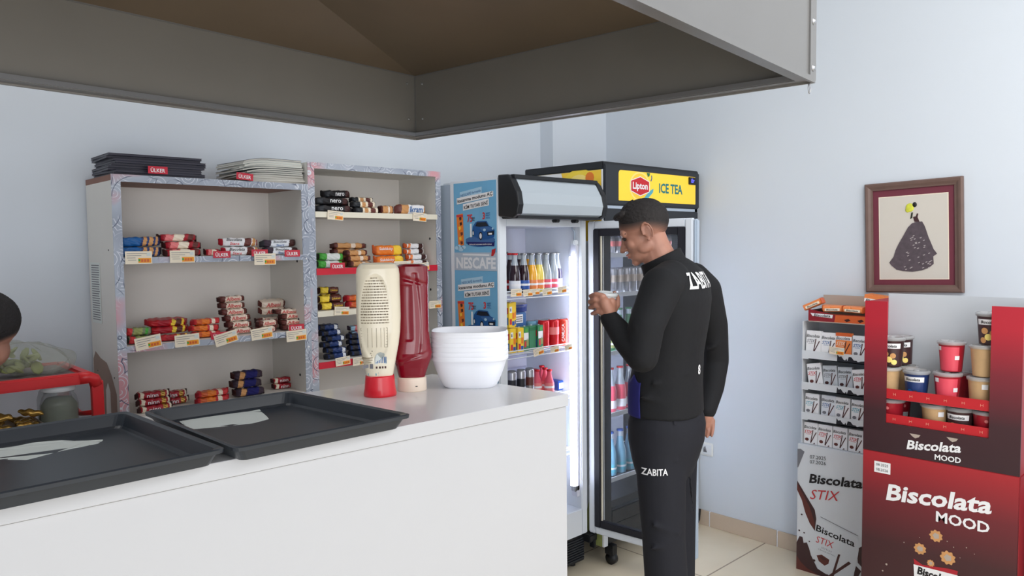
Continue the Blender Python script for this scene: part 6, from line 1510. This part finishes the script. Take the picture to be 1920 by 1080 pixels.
    o = MB(); a = A(1262, 786, 2.665); o.box(0, .12, -.002, .004, -.012, .012, 'trousers', .003, Matrix.Translation(a+Vector((0, 0, -.01))) @ Matrix.Rotation(math.atan2(_r0.y, _r0.x)+.5, 4, 'Z')); pf = o.build('pocket_flap', tr_); sw = pf.modifiers.new('lay', 'SHRINKWRAP'); sw.target = tr_; sw.wrap_method = 'NEAREST_SURFACEPOINT'; sw.wrap_mode = 'ABOVE_SURFACE'; sw.offset = .004
    conform(('ZABITA', A(1233, 893, 2.62), _r0+Z*.09, Z, .086, .024, 'white_print', .1, .02), tr_, 'leg_lettering', .003, tr_)
    for nm, a in (('l', la), ('r', ra)):
        o = MB(); c = Vector((a.x, a.y, 0)); o.limb([c+Z*.045-Fb*.03, c+Z*.045+Fb*.06, c+Z*.035+Fb*.15], [.044, .044, .034], 'shoe', 16); ob = o.build('shoe', body); remesh(ob, .006, 3)
    # the cup in his hand
    ctr_ = A(1134, 592, 2.737); up_ = (Z+_r0*.12-_f0*.10).normalized(); X_ = _r0.cross(up_).normalized()
    Mx = Matrix.Translation(ctr_) @ Matrix((_r0-up_*_r0.dot(up_), up_.cross(_r0), up_)).transposed().to_4x4()
    cup = thing('paper_cup', 'white lidded paper cup held in the hand of the man', 'cup', tuple(ctr_))
    o = MB(); o.lathe([(.001, 0), (.025, 0), (.0335, .078)], 'cup_white', 28, Mx, cap=False); o.build('cup_body', cup)
    o = MB(); o.lathe([(.0335, .074), (.0365, .076), (.0370, .083), (.034, .086), (.031, .087), (.030, .083), (.001, .083)], 'cup_lid', 28, Mx, cap=False); o.build('lid', cup)
    o = MB(); o.lathe([(.0325, .063), (.0332, .0665)], 'tin_blue', 28, Mx, cap=False); o.build('printed_band', cup)
man()

def worker():
    Z = Vector((0, 0, 1)); C0 = atD(-38, 626, 1.98); Fh, Lh, Uh = basis((-_r0*.83-_f0*.56)*.94-Z*.34, Z)
    m_ = MB(); P, Q, ex = head_parts(m_, C0, Fh, Lh, Uh, None, True)
    nb = C0-Z*.175-_r0*.13-_f0*.12; m_.limb([P(-.0, 0, -.05), nb], [.050, .058], 'skin_tone', 20)
    Fb = -_r0*.95-_f0*.3; Fb.normalize(); Lb = Z.cross(Fb)
    Qb = Matrix((Fb, Lb, Z)).transposed(); base = Vector((nb.x, nb.y, 0))
    m_.ball(nb-Z*.28, (.10, .15, .22), 'skin_tone', 20, rot=Qb); m_.ball(nb-Z*.42, (.10, .14, .2), 'skin_tone', 20, rot=Qb)
    hips = nb-Z*.60
    for s_ in (-1, 1):
        sh = nb-Z*.14+Lb*s_*.17; el_ = sh-Z*.25+Fb*.06; wr = el_+Fb*.22+Z*.02; m_.limb([sh, el_, wr, wr+Fb*.07], [.045, .038, .027, .024], 'skin_tone', 14)
        for k in range(4): b_ = wr+Fb*.08+Lb*(.026-.017*k); finger(m_, [b_, b_+Fb*.028-Z*.006, b_+Fb*.048-Z*.018], .0085)
        finger(m_, [wr+Fb*.03+Z*.012, wr+Fb*.06+Z*.024, wr+Fb*.085+Z*.022], .010)
        hp = hips+Lb*s_*.09; kn = Vector((hp.x, hp.y, hips.z*.5))+Fb*.02; an = Vector((hp.x, hp.y, .08)); m_.limb([hp, kn, an, an+Fb*.12-Z*.03], [.075, .052, .04, .034], 'skin_tone', 14)
    body = m_.build('person', origin=tuple(base)); tag(body, 'dark haired person in a taupe knit top at the photo edge behind the trays', 'person'); remesh(body, .005, 2, .4); add_head_extras(ex, body)
    o = MB(); o.ball(nb-Z*.30, (.125, .18, .22), 'knit_taupe', 24, rot=Qb); o.ball(nb-Z*.42, (.125, .175, .20), 'knit_taupe', 24, rot=Qb); o.limb([nb-Z*.10+Lb*.08, nb-Z*.10-Lb*.08], [.07, .07], 'knit_taupe', 16)
    for s_ in (-1, 1):
        sh = nb-Z*.145+Lb*s_*.168; el_ = sh-Z*.25+Fb*.06; wr = el_+Fb*.20+Z*.02; o.limb([sh, el_, wr], [.066, .056, .040], 'knit_taupe', 16)
    kn_ = o.build('knit_top', body); remesh(kn_, .008, 5)
    o = MB(); o.ball(hips, (.125, .165, .14), 'trousers', 20, rot=Qb)
    for s_ in (-1, 1): hp = hips+Lb*s_*.09; o.limb([hp, Vector((hp.x, hp.y, hips.z*.5))+Fb*.02, Vector((hp.x, hp.y, .07))], [.09, .07, .06], 'trousers', 16)
    remesh(o.build('trousers', body), .009, 4)
worker()

# ================================================================== RED RACK WITH JARS
rk = thing('plastic_rack', 'red plastic rack with a grey board on top standing against the wall', 'rack', (.42, 2.78, 0))
rx1, rx0, ry0, ry1, rz = .690, -.35, 2.60, 2.95, 1.222
o = MB(); 
o.box(rx0, rx1-.02, ry0-.004, ry0+.022, rz-.036, rz, 'rack_red', .006); o.box(rx0, rx1-.03, ry1-.022, ry1, rz-.03, rz-.002, 'rack_red', .005); o.box(rx1-.042, rx1-.006, ry0+.01, ry1-.006, rz-.034, rz-.002, 'rack_red', .008)
o.tube([(rx1-.05, ry0+.008, rz-.018), (rx1-.025, ry0+.008, rz-.016), (rx1-.008, ry0+.010, rz-.024), (rx1, ry0+.012, rz-.045)], .019, 'rack_red', 10); o.build('top_frame', rk)
o = MB(); o.box(rx0, rx1-.04, ry0+.02, ry1-.02, rz-.020, rz-.010, 'board_grey'); o.build('top_board', rk)
for (x, y_, dx) in ((rx1+.0, ry0+.012, .012), (rx1-.022, ry1-.02, .008), (rx0+.02, ry0+.01, 0), (rx0+.02, ry1-.02, 0)):
    o = MB(); o.prism([(x-.017, y_-.012, rz-.03), (x+.017, y_-.012, rz-.03), (x+.017, y_+.012, rz-.03), (x-.017, y_+.012, rz-.03)], (dx, 0, -(rz-.03)), 'rack_red'); bevel(o.build('leg', rk), .004)
for z in (1.005, .55, .1):
    o = MB(); o.box(rx0, rx1-.01, ry0+.0, ry1-.01, z-.02, z, 'board_grey' if z > 1 else 'rack_red', .004); o.build('shelf', rk)
    o = MB(); o.tube([(rx1-.004, ry0+.02, z+.085), (rx1-.012, ry0+.16, z+.06), (rx1-.018, ry1-.03, z+.085)], .008, 'rack_red', 8); o.build('brace', rk)
# glass jar
jp = atY(112, 780, 2.68); jt = thing('glass_jar', 'glass jar of dried herbs with a white screw lid on the red rack', 'jar', (jp.x, 2.68, 1.0055))
def jar_prof(s=1.0): return [(.001, 0), (.034*s, 0), (.038*s, .005), (.0385*s, .115), (.034*s, .140), (.030*s, .148), (.030*s, .162)]
o = MB(); o.lathe(jar_prof(1.38), 'clear_glass', 32, cap=False); o.build('glass_body', jt, local=True)
o = MB(); o.lathe([(.001, .004), (.048, .004), (.050, .01), (.050, .115), (.036, .135), (.001, .138)], 'herb', 24, cap=False); o.build('dried_herbs', jt, local=True)['kind'] = 'stuff'
o = MB(); o.lathe([(.044, .158), (.046, .160), (.046, .173), (.043, .176), (.001, .176)], 'jar_lid', 32, cap=False); o.build('lid', jt, local=True)
j2 = thing('glass_jar', 'glass jar with a dark lid partly hidden behind the white lidded one', 'jar', (atY(104, 780, 2.80).x, 2.80, 1.0055))
o = MB(); o.lathe(jar_prof(1.3), 'clear_glass', 28, cap=False); o.build('glass_body', j2, local=True)
o = MB(); o.lathe([(.001, .003), (.046, .003), (.047, .07), (.001, .085)], 'herb', 20, cap=False); o.build('dried_herbs', j2, local=True)['kind'] = 'stuff'
o = MB(); o.lathe([(.041, .158), (.043, .160), (.043, .174), (.001, .176)], 'black_plastic', 28, cap=False); o.build('lid', j2, local=True)
# gold packets and a plastic bag of greens
rnd = random.Random(11)
cb = MB(); cb.box(.385, .545, 2.615, 2.765, 1.0055, 1.038, 'cardboard')
for q in ((.385, .388, 2.615, 2.765), (.542, .545, 2.615, 2.765), (.388, .542, 2.615, 2.618), (.388, .542, 2.762, 2.765)): cb.box(q[0], q[1], q[2], q[3], 1.009, 1.078, 'cardboard')
tag(cb.build('open_carton', origin=(.465, 2.69, 1.0055)), 'small open brown carton heaped with gold packets on the red rack', 'box')
for k in range(14):
    p = atY(14+rnd.uniform(-4, 60), 775, 2.70+rnd.uniform(-.05, .08)); L_ = .075
    def fg(u, v): w_ = math.sin(PI*min(1, max(0, u)))**.5; a = 2*PI*v; return ((u-.5)*L_, .016*w_*math.cos(a)+.003*math.sin(9*u), .011*w_*math.sin(a)+.012+.002*math.sin(17*u+k))
    if k == 0: o = MB(); o.grid(fg, 18, 10, 'gold_foil', True, cv=True); g0 = o.build('sweet_packet'); gg = g0
    else: gg = dup(g0, (0, 0, 0))
    gg.location = (.425+.075*(k % 2)+.006*(k//6), 2.645+.045*((k//2) % 3), 1.040+.024*(k//6)+(.012 if k > 11 else 0)); gg.rotation_euler = (rnd.uniform(-.3, .3), rnd.uniform(-.2, .2), rnd.uniform(-1, 1)); tag(gg, 'small gold foil packet lying in the heap beside the glass jar', 'packet', 'gold foil packets'); gg['label'] = 'small gold foil packet in the heap beside the glass jar'
bgp = atY(68, 668, 2.74); bt_ = thing('plastic_bag', 'clear plastic bag of green leaves slumped on top of the red rack', 'bag', (bgp.x-.02, 2.76, rz-.009))
o = MB()
def fb(u, v):
    a = 2*PI*u; e_ = -PI/2+PI*v; w_ = 1+.06*math.sin(5*a+3*e_)+.05*math.sin(9*a+2); x = .13*math.cos(e_)*math.cos(a)*w_; y_ = .085*math.cos(e_)*math.sin(a)*w_; z = .050+.050*math.sin(e_)+(.022*math.cos(a-2.6)+.008*math.sin(7*a)+.006*math.sin(11*a+4*e_))*math.cos(e_)
    return (x, y_, max(0, z))
o.grid(fb, 48, 24, 'bag_plastic', True, cu=True)
o.build('bag_film', bt_, local=True)
o = MB()
for k in range(26):
    c = Vector((rnd.uniform(-.09, .03), rnd.uniform(-.04, .04), rnd.uniform(.02, .075))); a = rnd.uniform(0, 6); o.ball(c, (.026, .018, .006), 'lettuce', 8, rot=Euler((rnd.uniform(-1, 1), rnd.uniform(-1, 1), a)).to_matrix())
lv = o.build('leaves', bt_, local=True); lv['kind'] = 'stuff'
